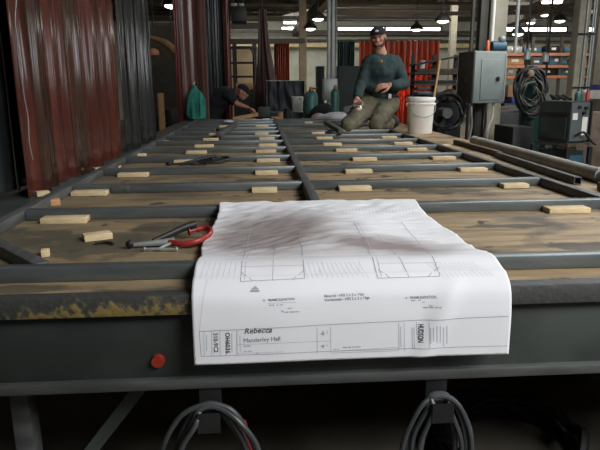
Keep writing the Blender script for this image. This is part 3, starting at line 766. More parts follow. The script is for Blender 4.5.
def pleated(name, px0, px1, pyt, z0, y, n, m, label, amp=.05):
    a, b = px_at(px0, y), px_at(px1, y); zt = aty((px0+px1)/2, pyt, y).z
    root = thing(name, ((a+b)/2, y, z0), label, 'curtain')
    MB().sheet(pleats(a, b, y, n, amp), z0, zt, 8, .004, lambda i, t: (.03*(1-t)*noise.noise((i*.12, t*2, y)), .03*(1-t)*noise.noise((i*.12+5, t*2, y)))).build('sheet', m, root)
    MB().cyl((a-.05, y, zt+.03), (b+.05, y, zt+.03), .02, n=10).build('rail', truss_m, root)
    return root
pleated('welding_curtain', 275, 290, 41, .1, 16, 7, pvc_orange, 'narrow red welding curtain by the back wall, left of the round column', .07)
pleated('welding_curtain', 337, 354, 41.5, .1, 15, 8, pvc_green, 'dark green vinyl welding curtain between the column and the red curtain')
pleated('welding_curtain', 358.5, 437, 41, .1, 14, 14, pvc_orange, 'wide glowing orange-red welding curtain behind the kneeling man', .09)

# ---------------------------------------------------------------- objects placed by where they stand
def bx(mb, x0, y0, x1, y1, Y, depth, bevel=.004):
    """a box whose front face spans that outline at depth Y"""
    a = aty(x0, (y0+y1)/2, Y); b = aty(x1, (y0+y1)/2, Y); zt = aty((x0+x1)/2, y0, Y).z; zb = aty((x0+x1)/2, y1, Y).z
    return mb.box(((a.x+b.x)/2, Y+depth/2, (zt+zb)/2), (b.x-a.x, depth, zt-zb), bevel=bevel)
def box_thing(name, x0, y0, x1, y1, Y, depth, m, label, cat, group=None, floor=False, bevel=.006):
    if floor:
        a = aty(x0, (y0+y1)/2, Y); b = aty(x1, (y0+y1)/2, Y); zt = aty((x0+x1)/2, y0, Y).z
        mb = MB().box(((a.x+b.x)/2, Y+depth/2, zt/2), (b.x-a.x, depth, zt), bevel=bevel)
    else: mb = bx(MB(), x0, y0, x1, y1, Y, depth, bevel)
    return tag(mb.build(name, m), label, cat, group)

# teal work jacket hanging on a hook stand in front of the maroon curtain
yj = 9.16
cj = aty(197, 85, yj)
jk = thing('work_jacket', (cj.x, yj, .9), 'teal hooded work jacket hanging in front of the maroon curtain', 'jacket')
P = lambda px, py, dy=0: aty(px, py, yj+dy)
b = MB()
b.chain([(P(195, 86), .03), (P(195.5, 92), .055), (P(197, 100), .10), (P(197.5, 110), .125), (P(198, 119), .13), (P(198.5, 126), .13)])
b.chain([(P(193.5, 91), .05), (P(190.5, 100), .055), (P(189.5, 114), .055)])
b.chain([(P(199.5, 95), .05), (P(202.5, 100), .055), (P(203, 114), .055)])
nb = voxel(b, .014, 4)
for v in nb.bm.verts:
    v.co.y = yj+(v.co.y-yj)*.55; v.co.z = max(v.co.z, .87)
    v.co += Vector((.018*noise.noise((v.co.x*14, 1, v.co.z*4)), .02*noise.noise((v.co.x*16, 5, v.co.z*3)), 0))
nb.build('body', teal_cloth, jk)
MB().tube([P(195, 82, .06), P(194, 85, 0), P(197, 88, 0)], .006, 6).build('hanger_loop', white_plastic, jk)
MB().tube([P(199, 92, -.08), P(199.5, 103, -.1), P(200, 116, -.1)], .006, 6).build('zip', black_steel, jk)
hs = thing('coat_stand', (P(199, 100).x, yj+.15, 0), 'thin dark post holding up the teal jacket', 'coat stand')
hp = aty(197, 84, yj+.15)
MB().cyl((hp.x, yj+.15, .02), (hp.x, yj+.15, hp.z), .014, n=10).build('post', black_steel, hs)
MB().cyl((hp.x, yj+.15, 0), (hp.x, yj+.15, .02), .12, n=20).build('base', black_steel, hs)
MB().tube([(hp.x, yj+.15, hp.z-.03), (hp.x, yj+.04, hp.z-.02), (hp.x, yj+.03, hp.z+.02)], .006, 6).build('hook', black_steel, hs)

# ---------------------------------------------------------------- people
def head_mb(b, c, fwd, up, s=1.0):
    """head added to a body union; c = head centre"""
    f = Vector(fwd).normalized(); u = Vector(up); u = (u-f*u.dot(f)).normalized(); r = f.cross(u); M = Matrix((r, f, u)).transposed()
    L = lambda x, y, z: Vector(c)+M@Vector((x*s, y*s, z*s))
    b.ball(L(0, -.012, .03), (.077*s, .096*s, .085*s), 20, M)
    b.ball(L(0, .012, -.03), (.062*s, .076*s, .085*s), 18, M)
    b.ball(L(0, .045, -.088), (.036*s, .034*s, .028*s), 14, M)       # chin
    b.capsule(L(0, .088, .012), L(0, .108, -.026), .010*s, .015*s, 10)   # nose
    b.capsule(L(-.03, .082, .028), L(.03, .082, .028), .012*s, .012*s, 10)   # brow
    b.capsule(L(-.02, .082, -.058), L(.02, .082, -.058), .009*s, .009*s, 8)  # lips
    b.capsule(L(-.017, .079, -.07), L(.017, .079, -.07), .009*s, .009*s, 8)
    for q in (-1, 1):
        b.ball(L(q*.078, -.008, -.004), (.012*s, .024*s, .034*s), 10, M)
        b.ball(L(q*.04, .062, -.018), (.026*s, .022*s, .022*s), 10, M)   # cheekbones
    return L, M
def hand_mb(b, wrist, d, palm_n, s=1.0, curl=.5, side=1):
    """palm, four unequal bent fingers and a thumb; d = pointing direction, palm_n = palm facing"""
    d = Vector(d).normalized(); n = Vector(palm_n); n = (n-d*n.dot(d)).normalized(); a = d.cross(n)*side
    w = Vector(wrist); P = lambda x, y, z: w+(a*x+d*y+n*z)*s
    for x in (-.028, -.009, .010, .028): b.capsule(P(x*.6, .01, 0), P(x, .085, 0), .015*s, .0125*s, 8)
    for x, ln in ((-.03, .062), (-.010, .075), (.011, .080), (.031, .072)):
        k = P(x, .088, 0); c1 = curl*.9; c2 = curl*1.9; c3 = curl*2.6
        p1 = k+(d*math.cos(c1)+n*math.sin(c1))*ln*.45*s; p2 = p1+(d*math.cos(c2)+n*math.sin(c2))*ln*.32*s; p3 = p2+(d*math.cos(c3)+n*math.sin(c3))*ln*.25*s
        b.chain([(k, .0105*s), (p1, .0095*s), (p2, .0088*s), (p3, .0075*s)], 8)
    b.chain([(P(.026, .02, .005), .016*s), (P(.055, .052, .016), .0125*s), (P(.06, .085, .03), .0105*s), (P(.052, .105, .042), .0085*s)], 8)

YK = 6.32
K = lambda px, py, y: aty(px, py, y)
kneeR = K(348, 127.5, 6.22); kneeR.z = T+.085
kneeL = K(377, 127.5, 6.24); kneeL.z = T+.085
hipR = K(371, 104, 6.60); hipL = K(387.5, 104, 6.60)
pel = K(381, 99, 6.62); waist = K(381, 92, 6.61); chest = K(382, 71, 6.58); neck0 = K(381, 56, 6.57); neck1 = K(379, 47, 6.54); headc = K(378.3, 38, 6.52)
shR = K(368.5, 62.5, 6.55); shL = K(395, 61.5, 6.58)
elR = K(361.5, 84, 6.50); wrR = K(357, 99, 6.28)
elL = K(404, 84, 6.50); wrL = K(390, 85, 6.32)
ankR = K(352, 122, 6.68); ankR.z = T+.075; ankL = K(392, 122, 6.68); ankL.z = T+.075
toeR = ankR+Vector((0, .14, -.03)); toeL = ankL+Vector((.03, .13, -.03))
facef = Vector((-.30, -.95, -.10)); faceu = Vector((-.10, 0, 1))
b = MB()
b.chain([(pel, .135), (waist, .13), (chest, .145), (neck0, .075), (neck1, .06), (headc, .06)])
b.chain([(chest, .12), (shR, .062), (elR, .045), (wrR, .029)]); b.chain([(chest, .12), (shL, .062), (elL, .045), (wrL, .029)])
b.chain([(pel, .11), (hipR, .10), (kneeR, .06), (ankR, .042)]); b.chain([(pel, .11), (hipL, .10), (kneeL, .06), (ankL, .042)])
HL, HM = head_mb(b, headc, facef, faceu, .98)
hand_mb(b, wrR, (-.15, -.55, -.75), (-.1, -.8, .5), 1.05, .65, -1)
hand_mb(b, wrL, (-.96, -.12, -.12), (0, .6, -.8), 1.05, .35, 1)
man = voxel(b, .0065, 3).build('person', skin, origin=(pel.x, pel.y, T))
tag(man, 'man in dark green long-sleeved shirt and cap, kneeling on the far end of the table', 'person')
def wrinkle(nb, amp, f, seed):
    for v in nb.bm.verts: v.co += v.normal*amp*(noise.noise((v.co.x*f, v.co.y*f, v.co.z*f*1.4+seed))+.5*noise.noise((v.co.x*f*2.3, v.co.y*f*2, v.co.z*f*3+seed)))
    return nb
b = MB()
b.chain([(K(381, 98, 6.61), .155), (waist, .145), (chest, .155), (K(381, 60, 6.575), .105), (K(380.6, 54.5, 6.57), .078)])
b.capsule(K(375, 67, 6.55), K(388, 67, 6.57), .122, .122); b.capsule(K(375, 88, 6.58), K(387, 88, 6.58), .128, .128)
b.capsule(K(380.6, 53.5, 6.57), K(380.6, 57, 6.57), .078, .09); b.capsule(K(380, 56.5, 6.57), K(369.5, 61.5, 6.55), .07, .07); b.capsule(K(381, 56.5, 6.57), K(394, 60.5, 6.58), .07, .07)
b.chain([(K(375, 61, 6.56), .08), (shR, .074), (elR, .064), (K(357.6, 96.5, 6.315), .048)])
b.chain([(K(388, 60.5, 6.57), .08), (shL, .077), (elL, .068), (K(392.5, 85, 6.335), .05)])
nb = voxel(b, .012, 4); nb.bm.normal_update(); wrinkle(nb, .016, 7, 2).build('shirt', shirt_cloth, man)
b = MB()
b.chain([(K(381, 97, 6.62), .158), (pel, .165), (K(381, 104, 6.62), .16)]); b.capsule(hipR, hipL, .135, .135); b.capsule(K(375.5, 98, 6.61), K(386.5, 98, 6.62), .135, .135)
b.chain([(hipR, .135), (hipR.lerp(kneeR, .55), .105), (kneeR, .084), (ankR, .064)]); b.chain([(hipL, .135), (hipL.lerp(kneeL, .55), .112), (kneeL, .088), (ankL, .066)])
nb = voxel(b, .012, 4); nb.bm.normal_update()
for v in nb.bm.verts: v.co.z = max(v.co.z, T+.004)
wrinkle(nb, .014, 9, 5)
for v in nb.bm.verts: v.co.z = max(v.co.z, T+.003)
nb.build('trousers', pants_cloth, man)
bt = MB(); ring = []
for k in range(28):
    a = 2*math.pi*k/28; ring.append(Vector((pel.x+.19*math.cos(a), pel.y+.148*math.sin(a), pel.z+.03)))
bt.tube(ring, .017, 8, 1, closed=True).build('belt', black_steel, man)
bx(MB(), 388.5, 94, 391.5, 98.5, 6.415, .02, .003).build('belt_clip', white_plastic, man)
for a, t_ in ((ankR, toeR), (ankL, toeL)):
    b = MB().chain([(a+Vector((0, -.06, .02)), .074), (a+Vector((0, -.02, .015)), .068), (a+Vector((0, .03, -.005)), .058), (t_, .045)])
    nb = voxel(b, .01, 3)
    for v in nb.bm.verts: v.co.z = max(v.co.z, T+.003)
    nb.build('boot', boot_m, man)
hf = MB()
for q in (-1, 1): hf.ball(HL(q*.031, .084, .010), (.012, .008, .006), 10, HM)
hf.build('eyes', eye_m, man)
b = MB()
b.ball(HL(0, .034, -.078), (.048, .048, .034), 16, HM)
for q in (-1, 1): b.capsule(HL(q*.066, .015, -.02), HL(q*.045, .04, -.078), .012, .018, 8)
nb = voxel(b, .006, 3); nb.build('beard', beard_m, man)
b = MB()
b.ball(HL(0, -.01, .052), (.086, .104, .072), 20, HM)
nb = voxel(b, .008, 1)
bot = HL(0, 0, .035); un = HM@Vector((0, 0, 1))
bmesh.ops.bisect_plane(nb.bm, geom=nb.bm.verts[:]+nb.bm.edges[:]+nb.bm.faces[:], plane_co=bot, plane_no=un, clear_inner=True)
nb.bm.faces.new  # open below, worn on the head
cap = nb.build('cap', black_cloth, man)
br = MB(); pts = []
for k in range(13):
    a = R(-62+k*124/12); pts.append(HL(.088*math.sin(a), .075+.085*math.cos(a)-.01, .036+.012*math.cos(a*1.2)))
pts += [HL(.075, .055, .040), HL(-.075, .055, .040)]
br.prism(pts, HM@Vector((0, 0, .006))).build('brim', black_cloth, cap)
MB().ball(HL(.0, .088, .074), (.02, .008, .012), 10, HM).build('badge', white_plastic, cap)
MB().ball(K(381.2, 61.5, 6.37), (.016, .008, .018), 10).build('badge', brass, man)
# grinder in his right hand
gc = wrR+Vector((-.055, -.075, -.07))
gr = thing('angle_grinder', gc, 'small grinder held by the kneeling man against his thigh', 'power tool')
MB().tube([gc+Vector((.07, .03, .02)), gc, gc+Vector((-.07, -.03, -.03))], .024, 10).build('body', black_steel, gr)
MB().cyl(gc+Vector((-.07, -.03, -.03)), gc+Vector((-.075, -.075, -.03)), .03, .034, 18).build('disc_guard', rail_steel, gr)
MB().ball(gc+Vector((.06, -.025, -.02)), (.035, .018, .03), 12).build('gear_head', white_plastic, gr)

# second worker stooping beyond the far end of the table
Y2 = 9.7
K2 = lambda px, py, dy=0: aty(px, py, Y2+dy)
hd = K2(242.5, 92, -.1); nk = K2(236, 93.5); sh1 = K2(228.5, 95, -.16); sh2 = K2(227, 93, .2); wa = K2(216, 105, .05); hp_ = K2(211, 117, .1)
e1 = K2(236.5, 103.5, -.25); w1 = K2(246, 107, -.28); e2 = K2(236, 104, .22); w2 = K2(248, 108, .05)
b = MB()
f1 = Vector((hp_.x-.05, Y2-.05, .06)); f2 = Vector((hp_.x-.1, Y2+.25, .06)); k1 = Vector((hp_.x+.08, Y2-.08, .5)); k2 = Vector((hp_.x+.05, Y2+.25, .5))
hp_.z = max(hp_.z, .86)
b.chain([(hp_, .13), (wa, .14), (K2(224, 97), .15), (nk, .065), (hd, .06)])
b.chain([(K2(224, 97), .11), (sh1, .075), (e1, .045), (w1, .03)]); b.chain([(K2(224, 97), .11), (sh2, .075), (e2, .045), (w2, .03)])
b.chain([(hp_, .10), (k1, .065), (f1, .045)]); b.chain([(hp_, .10), (k2, .065), (f2, .045)])
H2, M2 = head_mb(b, hd, (.86, -.30, -.42), (.45, 0, .9), 1.0)
hand_mb(b, w1, (.9, -.1, -.35), (0, -.2, -1), 1.0, .4, 1); hand_mb(b, w2, (.9, -.2, -.3), (0, .2, -1), 1.0, .4, -1)
w_ = voxel(b, .009, 3).build('person', skin, origin=(hp_.x, Y2, 0))
tag(w_, 'person in black clothes and cap stooping beyond the far end of the table', 'person')
b = MB().chain([(hp_, .15), (wa, .165), (K2(224, 97), .175), (K2(232, 94), .10)])
b.chain([(K2(224, 97), .13), (sh1, .095), (sh1.lerp(e1, .7), .07)]); b.chain([(K2(224, 97), .13), (sh2, .095), (sh2.lerp(e2, .7), .07)])
nb = voxel(b, .014, 3); nb.bm.normal_update(); wrinkle(nb, .014, 8, 3).build('shirt', black_cloth, w_)
b = MB().chain([(hp_, .15), (k1, .085), (f1, .07)]).chain([(hp_, .15), (k2, .085), (f2, .07)])
nb = voxel(b, .016, 3); nb.build('trousers', black_cloth, w_)
for f_ in (f1, f2): MB().ball(f_+Vector((.05, 0, 0)), (.14, .055, .058), 14).build('boot', boot_m, w_)
b = MB(); b.ball(H2(0, -.008, .05), (.088, .106, .074), 20, M2)
bmesh.ops.bisect_plane(b.bm, geom=b.bm.verts[:]+b.bm.edges[:]+b.bm.faces[:], plane_co=H2(0, 0, .03), plane_no=M2@Vector((0, 0, 1)), clear_inner=True)
cap2 = b.build('cap', black_cloth, w_)
pts = [H2(.088*math.sin(R(-62+k*12.4)), .065+.085*math.cos(R(-62+k*12.4)), .034) for k in range(11)]+[H2(.075, .05, .038), H2(-.075, .05, .038)]
MB().prism(pts, M2@Vector((0, 0, .006))).build('brim', black_cloth, cap2)

# ---------------------------------------------------------------- buckets and cylinders
def pail(name, c, r, hgt, label, handle=True):
    root = thing(name, c, label, 'bucket')
    x, y, z = c
    pr = [(r*.86, 0), (r*.88, .006), (r*.975, hgt*.80), (r*1.03, hgt*.80), (r*1.03, hgt*.825), (r*.985, hgt*.84), (r*1.0, hgt*.90), (r*1.05, hgt*.905), (r*1.05, hgt*.985), (r*1.03, hgt), (r*.97, hgt), (r*.96, hgt*.96), (r*.84, .02)]
    MB().lathe(pr, c, 36).build('body', white_plastic, root)
    if handle:
        pts = [(x+r*1.07*math.cos(a), y-r*1.09*abs(math.sin(a))*1.0-.002, z+hgt*.80-hgt*.33*math.sin(a)) for a in [math.pi*k/14 for k in range(15)]]
        MB().tube(pts, .003, 6, 2).build('bail_handle', grey_metal, root)
        for s in (-1, 1): MB().cyl((x+s*r*1.0, y, z+hgt*.80), (x+s*r*1.09, y, z+hgt*.80), .016, n=12).build('handle_ear', white_plastic, root)
    return root
bc = (aty(419.5, 136, 6.12).x, 6.12, T)
pail('bucket', (bc[0], bc[1], T+.0005), .143, .372, 'large white plastic bucket on the table beside the kneeling man')
# long handle leaning behind the bucket
s0 = aty(430, 104, 6.42); s1 = aty(440, 60, 6.95)
tag(MB().cyl((s0.x, s0.y, T+.0), s1, .013, n=10).build('broom_handle', wood), 'pale wooden pole leaning behind the white bucket', 'pole')

def gas_cyl(name, px, yt, Y, r, zb, m, label):
    p = aty(px, yt, Y); h = p.z-zb
    root = thing(name, (p.x, Y, zb), label, 'gas cylinder')
    MB().lathe([(r*.97, 0), (r, .02), (r, h-.16), (r*.93, h-.11), (r*.62, h-.075), (r*.36, h-.06)], (p.x, Y, zb), 24).build('body', m, root)
    MB().lathe([(r*.36, h-.06), (r*.36, h-.035), (r*.22, h-.03), (r*.22, h)], (p.x, Y, zb), 14).cyl((p.x, Y, zb+h-.02), (p.x+r*.8, Y, zb+h-.02), r*.14, n=8).build('valve', brass, root)
    return root
gas_cyl('gas_cylinder', 311, 87, 9.7, .115, 0, teal_cyl, 'teal gas cylinder standing behind the far end of the table by the white pail')
gas_cyl('gas_cylinder', 335, 85, 10.2, .075, .0, green_cyl, 'slim green gas cylinder standing right in front of the round-topped column box')
yp = 10.2; pc = aty(297.5, 112, yp)
sup = tag(MB().box((pc.x-.18, yp+.15, pc.z/2), (.62, .7, pc.z), bevel=.01).build('work_bench', panel_green), 'dark low bench beyond the table carrying the small white pail', 'bench')
pail('bucket', (pc.x, yp-.02, pc.z+.001), .10, aty(297.5, 96.5, yp).z-pc.z, 'small white pail standing among clutter beyond the table', False)
# cloths and bags on the far end of the table
def lump(name, cx, cyp, Y, size, m, label, cat, zb=T, seed=0, amp=.3):
    p = aty(cx, cyp, Y); b = MB().ball((p.x, Y, zb+size[2]*.5), (size[0], size[1], size[2]), 24)
    for v in b.bm.verts:
        k = noise.noise((v.co.x*6+seed, v.co.y*6, v.co.z*6)); d = v.co-Vector((p.x, Y, zb+size[2]*.5)); v.co += d*amp*k
        v.co.z = max(v.co.z, zb+.001)
    return tag(b.build(name, m), label, cat)
lump('rag_pile', 333, 112, 8.85, (.26, .12, .075), white_cloth, 'crumpled white cloth lying at the far end of the table', 'cloth', seed=3, amp=.5)
lump('rag_pile', 318.5, 108, 8.88, (.11, .09, .06), pink_cloth, 'pinkish crumpled cloth beside the white cloth at the table end', 'cloth', seed=5, amp=.5)
lump('duffel_bag', 322, 100, 9.35, (.17, .14, .16), black_cloth, 'black bag heaped between the two gas cylinders', 'bag', zb=T+.0, seed=9, amp=.35)
lump('paper_wad', 229.5, 123, 7.75, (.075, .06, .022), white_cloth, 'small white crumpled wad on the frame near the far end', 'paper', zb=T+BH, seed=12, amp=.4)
tag(MB().box((px_at(322, 9.35), 9.35, T-.025), (.6, .5, .05)).build('shelf_board', panel_green), 'dark board under the black bag behind the table', 'board')
# clutter along the far edge of the table, left half
Yc = 8.85
tag(bx(MB(), 258, 107, 270, 117.5, Yc, .12, .006).build('tool_box', panel_green), 'small dark green tool box on the far edge of the table', 'tool box')
tag(MB().lathe([(.05, 0), (.05, .15), (.035, .165), (.035, .18)], (px_at(287, Yc), Yc, T), 18).build('paint_can', black_steel), 'black can standing on the far edge, right of the tool box', 'can')
tag(MB().lathe([(.04, 0), (.042, .11), (.03, .12)], (px_at(280, Yc), Yc-.05, T), 18).build('cup', cardboard), 'brown cup beside the black can on the far table edge', 'cup')
tag(MB().span((px_at(232, Yc), Yc-.1, T+.03), (px_at(262, Yc), Yc+.05, T+.10), .05, .05).build('timber_offcut', wood), 'brown timber offcut lying before the stooping person', 'timber')
tag(MB().span((px_at(238, Yc), Yc-.2, T+.02), (px_at(256, Yc), Yc-.16, T+.02), .045, .03).build('wood_scrap', pine), 'pale scrap of wood on the far edge near the stooping person', 'wood scrap')
tag(MB().box((px_at(275, Yc), Yc-.08, T+.03), (.12, .08, .06), bevel=.005).build('parts_tray', cardboard), 'small tan tray between the tool box and brown cup', 'tray')
tag(MB().box((px_at(266, Yc), Yc-.12, T+.018), (.10, .03, .034), bevel=.004).build('marker_box', white_plastic), 'little white box in front of the dark tool box', 'box')

# black plastic sheet hung over a frame, beyond the stooping worker
Yt = 11.3
scn = thing('covered_screen', (px_at(285, Yt), Yt, 0), 'wide low screen covered in creased black plastic sheeting', 'screen')
a, b_ = px_at(266, Yt), px_at(304, Yt); zt = aty(285, 81, Yt).z
b = MB(); b.sheet([(a+(b_-a)*i/40, Yt+.02*noise.noise((i*.3, 0, 0))) for i in range(41)], .1, zt, 24, .01, lambda i, t: (0, .05*noise.noise((i*.16+t*3, t*5, 3))))
b.build('plastic_sheet', tarp_m, scn)
MB().cyl((a, Yt+.03, zt), (b_, Yt+.03, zt), .012, n=8).build('top_rail', grey_metal, scn)
for x in (a, b_): MB().cyl((x, Yt+.05, 0), (x, Yt+.05, zt), .015, n=8).build('post', black_steel, scn)
# dark green cabinet panel behind the man
box_thing('tool_cabinet', 338, 66, 363, 112, 11.6, .5, panel_green, 'big dark green cabinet behind the kneeling man, beside the column', 'cabinet', floor=True)
box_thing('equipment_case', 317.5, 66, 324.5, 90, 11.8, .4, panel_green, 'dark case just left of the pale column', 'case', floor=True)

# dark rack in front of the beige bay, left
Yr = 14.5
wz = aty(240, 46, Yr+1.2)
box_thing('wall_panel', 229, 46, 257, 92, Yr+1.2, .1, mat('beige_board', (196, 176, 140), .8, 0, .08, 3), 'beige board standing behind the dark rack at the left', 'board', floor=True)
rk = thing('storage_rack', (px_at(244, Yr), Yr, 0), 'open dark steel rack in front of a beige board', 'rack')
for x in (229.5, 236, 255.5):
    MB().box((px_at(x, Yr), Yr, aty(x, 44, Yr).z/2), (.10, .08, aty(x, 44, Yr).z)).build('upright', black_steel, rk)
for y in (47, 62.5, 76.5): bx(MB(), 229, y-.9, 256.5, y+.9, Yr-.06, .5, .003).build('shelf', black_steel, rk)
box_thing('carton', 236, 83, 253, 89.5, Yr-1.2, .4, cardboard, 'brown carton behind the head of the stooping person', 'box')
box_thing('carton_stand', 234, 89.6, 256, 110, Yr-1.2, .5, black_steel, 'dark cabinet under the brown carton behind the stooping person', 'cabinet', floor=True)
tag(MB().tube([aty(250, 47, 14.415), aty(252, 50, 14.415), aty(254, 58, 14.415), aty(255, 75, 14.415), aty(254, 86, 14.415)], .025, 8).build('hose', rubber), 'black hose looping down in front of the dark rack', 'hose')
# things in the gap left of the maroon curtain
box_thing('timber_plank', 158, 93, 164, 118, 9.9, .04, wood, 'upright tan plank in the gap left of the maroon curtain', 'plank', floor=True)
yq = 11.0
rt_ = thing('rolled_tarp', aty(167, 44, yq), 'tan rolled tarp slung high in the gap at the left', 'tarp')
MB().tube([aty(150, 37, yq), aty(158, 40, yq), aty(167, 44, yq), aty(178, 54, yq), aty(190, 60, yq)], lambda t: .03+.035*math.sin(t*2.6), 12).build('sheet', tan_sheet, rt_)
for q_ in (154, 172):
    p = aty(q_, 39 if q_ < 160 else 48, yq); MB().cyl(p, (p.x, p.y, ZT), .012, n=8).build('sling', black_steel, rt_)
lump('peach_bag', 154, 55, 10.9, (.09, .08, .07), peach, 'peach-coloured bag hung beneath the tan tarp', 'bag', zb=aty(154, 55, 10.9).z, seed=4)
for px, lab in ((170, 'black drum beside the maroon curtain in the left gap'),):
    p = aty(px, 100, 12.6)
    tag(MB().lathe([(.26, 0), (.27, .02), (.27, .3), (.285, .31), (.27, .32), (.27, .6), (.285, .61), (.27, .62), (.27, .9), (.25, .91)], (p.x, 12.6, 0), 28).build('oil_drum', black_steel), lab, 'drum')
box_thing('darkening_panel', 140, 25, 182, 118, 13.6, .1, mat('dark_olive_board', (50, 46, 36), .8), 'tall dark olive panel added to darken the back of the left gap', 'partition', floor=True)  # added panel, hides pale wall so the gap reads dark
# ceiling heater
ht = thing('unit_heater', aty(238, 12, 10.5), 'dark unit heater hung from the roof at the upper left', 'heater')
bx(MB(), 231, 7.5, 246, 21.5, 10.5, .5, .01).build('casing', black_steel, ht)
for x0, x1 in ((231, 237), (239, 244)): bx(MB(), x0, 3, x1, 6, 10.5, .2, .004).build('bracket', grey_metal, ht)
for x in (233, 243.5): MB().cyl(aty(x, 7.5, 10.7), Vector((*aty(x, 7.5, 10.7)[:2], ZT)), .012, n=8).build('hanger_rod', black_steel, ht)

# ---------------------------------------------------------------- columns
def column(name, px, Y, w, d, m, label, foot=None):
    x = px_at(px, Y); root = thing(name, (x, Y, 0), label, 'column')
    b = MB().box((x, Y-d/2+.01, ZT/2), (w, .02, ZT)).box((x, Y+d/2-.01, ZT/2), (w, .02, ZT)).box((x, Y, ZT/2), (.03, d-.04, ZT))
    b.build('shaft', m, root); return root, x
# pale paired-tube column at the centre
Yp = 11.0; xp = px_at(330.5, Yp); cr = thing('steel_column', (xp, Yp, 0), 'pale grey steel column rising behind the table left of the kneeling man', 'column')
for dx, w in ((-.04, .06), (.035, .065)): MB().box((xp+dx, Yp, ZT/2), (w, .1, ZT), bevel=.008).build('shaft', grey_metal, cr)
bx(MB(), 323.5, 78.5, 337.5, 100, Yp-.16, .2, .01).build('junction_box', grey_metal, cr)
MB().cyl((xp+.09, Yp-.03, 1.5), (xp+.09, Yp-.03, ZT), .014, n=8).build('conduit', grey_metal, cr)
far_col = mat('far_column_paint', (116, 112, 98), .7, 0, .12)
for px, Y, w, lab in ((303, 17, .2, 'slim pale column far off, left of the central column'), (449.5, 20, .2, 'pale far column standing behind the steel stock rack')):
    column('steel_column', px, Y, w, w, far_col, lab)
# cream column carrying the electrical cabinet
Ye = 7.0; xe = px_at(489, Ye)
ce = thing('steel_column', (xe, Ye, 0), 'cream H-section column carrying the grey electrical cabinet', 'column')
MB().box((xe, Ye-.115, ZT/2), (.2, .03, ZT)).build('flange', col_paint, ce); MB().box((xe, Ye+.115, ZT/2), (.2, .03, ZT)).build('flange', col_paint, ce)
MB().box((xe, Ye, ZT/2), (.03, .2, ZT)).build('web', col_paint, ce)
MB().box((xe-.165, Ye-.06, ZT/2), (.09, .12, ZT), bevel=.004).build('cable_duct', cab_dark, ce)
for dx, z0, m in ((-.09, 1.70, white_plastic), (.19, 1.70, grey_metal), (-.33, 1.70, cab_dark)):
    MB().cyl((xe+dx, Ye-.19, z0), (xe+dx, Ye-.19, ZT), .02, n=10).build('conduit', m, ce)
# cabinet
Yx = 6.55
ca_ = aty(469.5, 103.5, Yx); cb_ = aty(505, 103.5, Yx); zt = aty(490, 51, Yx).z; zb = ca_.z; w = cb_.x-ca_.x; hgt = zt-zb
cab = thing('electrical_cabinet', ((ca_.x+cb_.x)/2, Yx, zb), 'grey metal electrical cabinet mounted on the cream column', 'cabinet')
dp = .30; rot = Matrix.Rotation(R(7), 3, 'Z')
b = MB().box((0, dp/2+.02, hgt/2), (w, dp, hgt), bevel=.006).build('body', cab_dark, cab, local=True)
b = MB().box((0, .005, hgt/2), (w, .03, hgt), bevel=.006).box((0, -.012, hgt/2), (w*.985, .02, hgt*.985), bevel=.012).build('door', cab_paint, cab, local=True)
MB().box((.005, -.026, hgt*.46), (w*.62, .012, hgt*.78), bevel=.005).build('door_panel', cab_paint, b, local=True)
MB().cyl((w*.22, -.04, hgt*.47), (w*.22, -.022, hgt*.47), .026, n=16).box((w*.22, -.048, hgt*.47), (.018, .02, .05), bevel=.003).build('latch', black_steel, b, local=True)
MB().box((w*.5-.012, -.012, hgt*.5), (.016, .03, hgt*.9)).build('hinge', grey_metal, b, local=True)
MB().box((-w*.5-.006, dp*.55, hgt*.45), (.012, .05, .07), bevel=.003).build('breaker_switch', black_steel, cab, local=True)
cab.rotation_euler.z = R(13)
MB().tube([(-w*.3, .12, 0), (-w*.3, .12, -.12), (-w*.2, .16, -.26), (-.10, .2, -.5)], .016, 8).build('conduit', grey_metal, cab, local=True)
MB().tube([(w*.36, .10, 0), (w*.36, .10, -.16), (w*.28, .12, -.3), (w*.25, .12, -.6)], .013, 8).build('conduit', white_plastic, cab, local=True)
MB().tube([(w*.02, .03, 0), (w*.02, .03, -.12), (w*.06, .05, -.25), (-w*.02, .05, -.5)], .014, 8).build('conduit', rubber, cab, local=True)
# on top of the cabinet
ztop = zt+.002
def on_cab(px): return aty(px, 54, Yx+.10).x
tag(MB().lathe([(.018, 0), (.022, .01), (.022, .05), (.018, .07), (.018, .09), (.010, .115), (.004, .12)], (on_cab(486), Yx+.06, ztop), 16).build('caulk_tube', orange_pl), 'orange tube standing on top of the electrical cabinet', 'tube')
mt = thing('small_motor', (on_cab(498), Yx+.11, ztop), 'blue motor with a grey round end lying on the electrical cabinet', 'motor')
MB().cyl((on_cab(491.5), Yx+.11, ztop+.056), (on_cab(505), Yx+.11, ztop+.056), .055, n=24).build('housing', blue_paint, mt)
MB().ball((on_cab(501), Yx+.10, ztop+.13), .042, 16).build('end_bell', grey_metal, mt)
MB().box((on_cab(498), Yx+.11, ztop+.004), (.1, .1, .008)).build('foot', black_steel, mt)
# right column with conduits
Yh = 9.2; xh = px_at(573.5, Yh)
chh = thing('steel_column', (xh, Yh, 0), 'cream column with conduits rising behind the welding machine', 'column')
MB().box((xh-.05, Yh-.02, ZT/2), (.10, .2, ZT), bevel=.01).build('shaft', col_paint, chh)
MB().box((xh+.07, Yh, ZT/2), (.06, .16, ZT), bevel=.01).build('shaft', col_paint, chh)
for dx in (.02, .12, .155): MB().cyl((xh+dx, Yh-.12, .0), (xh+dx, Yh-.12, ZT), .014, n=8).build('conduit', grey_metal, chh)
for z in (1.3, 2.1, 2.7): MB().box((xh+.03, Yh-.138, z), (.28, .008, .025)).build('strap', black_steel, chh)
column('steel_column', 593, 14, .2, .2, far_col, 'pale column at the far right beyond the conduit column')

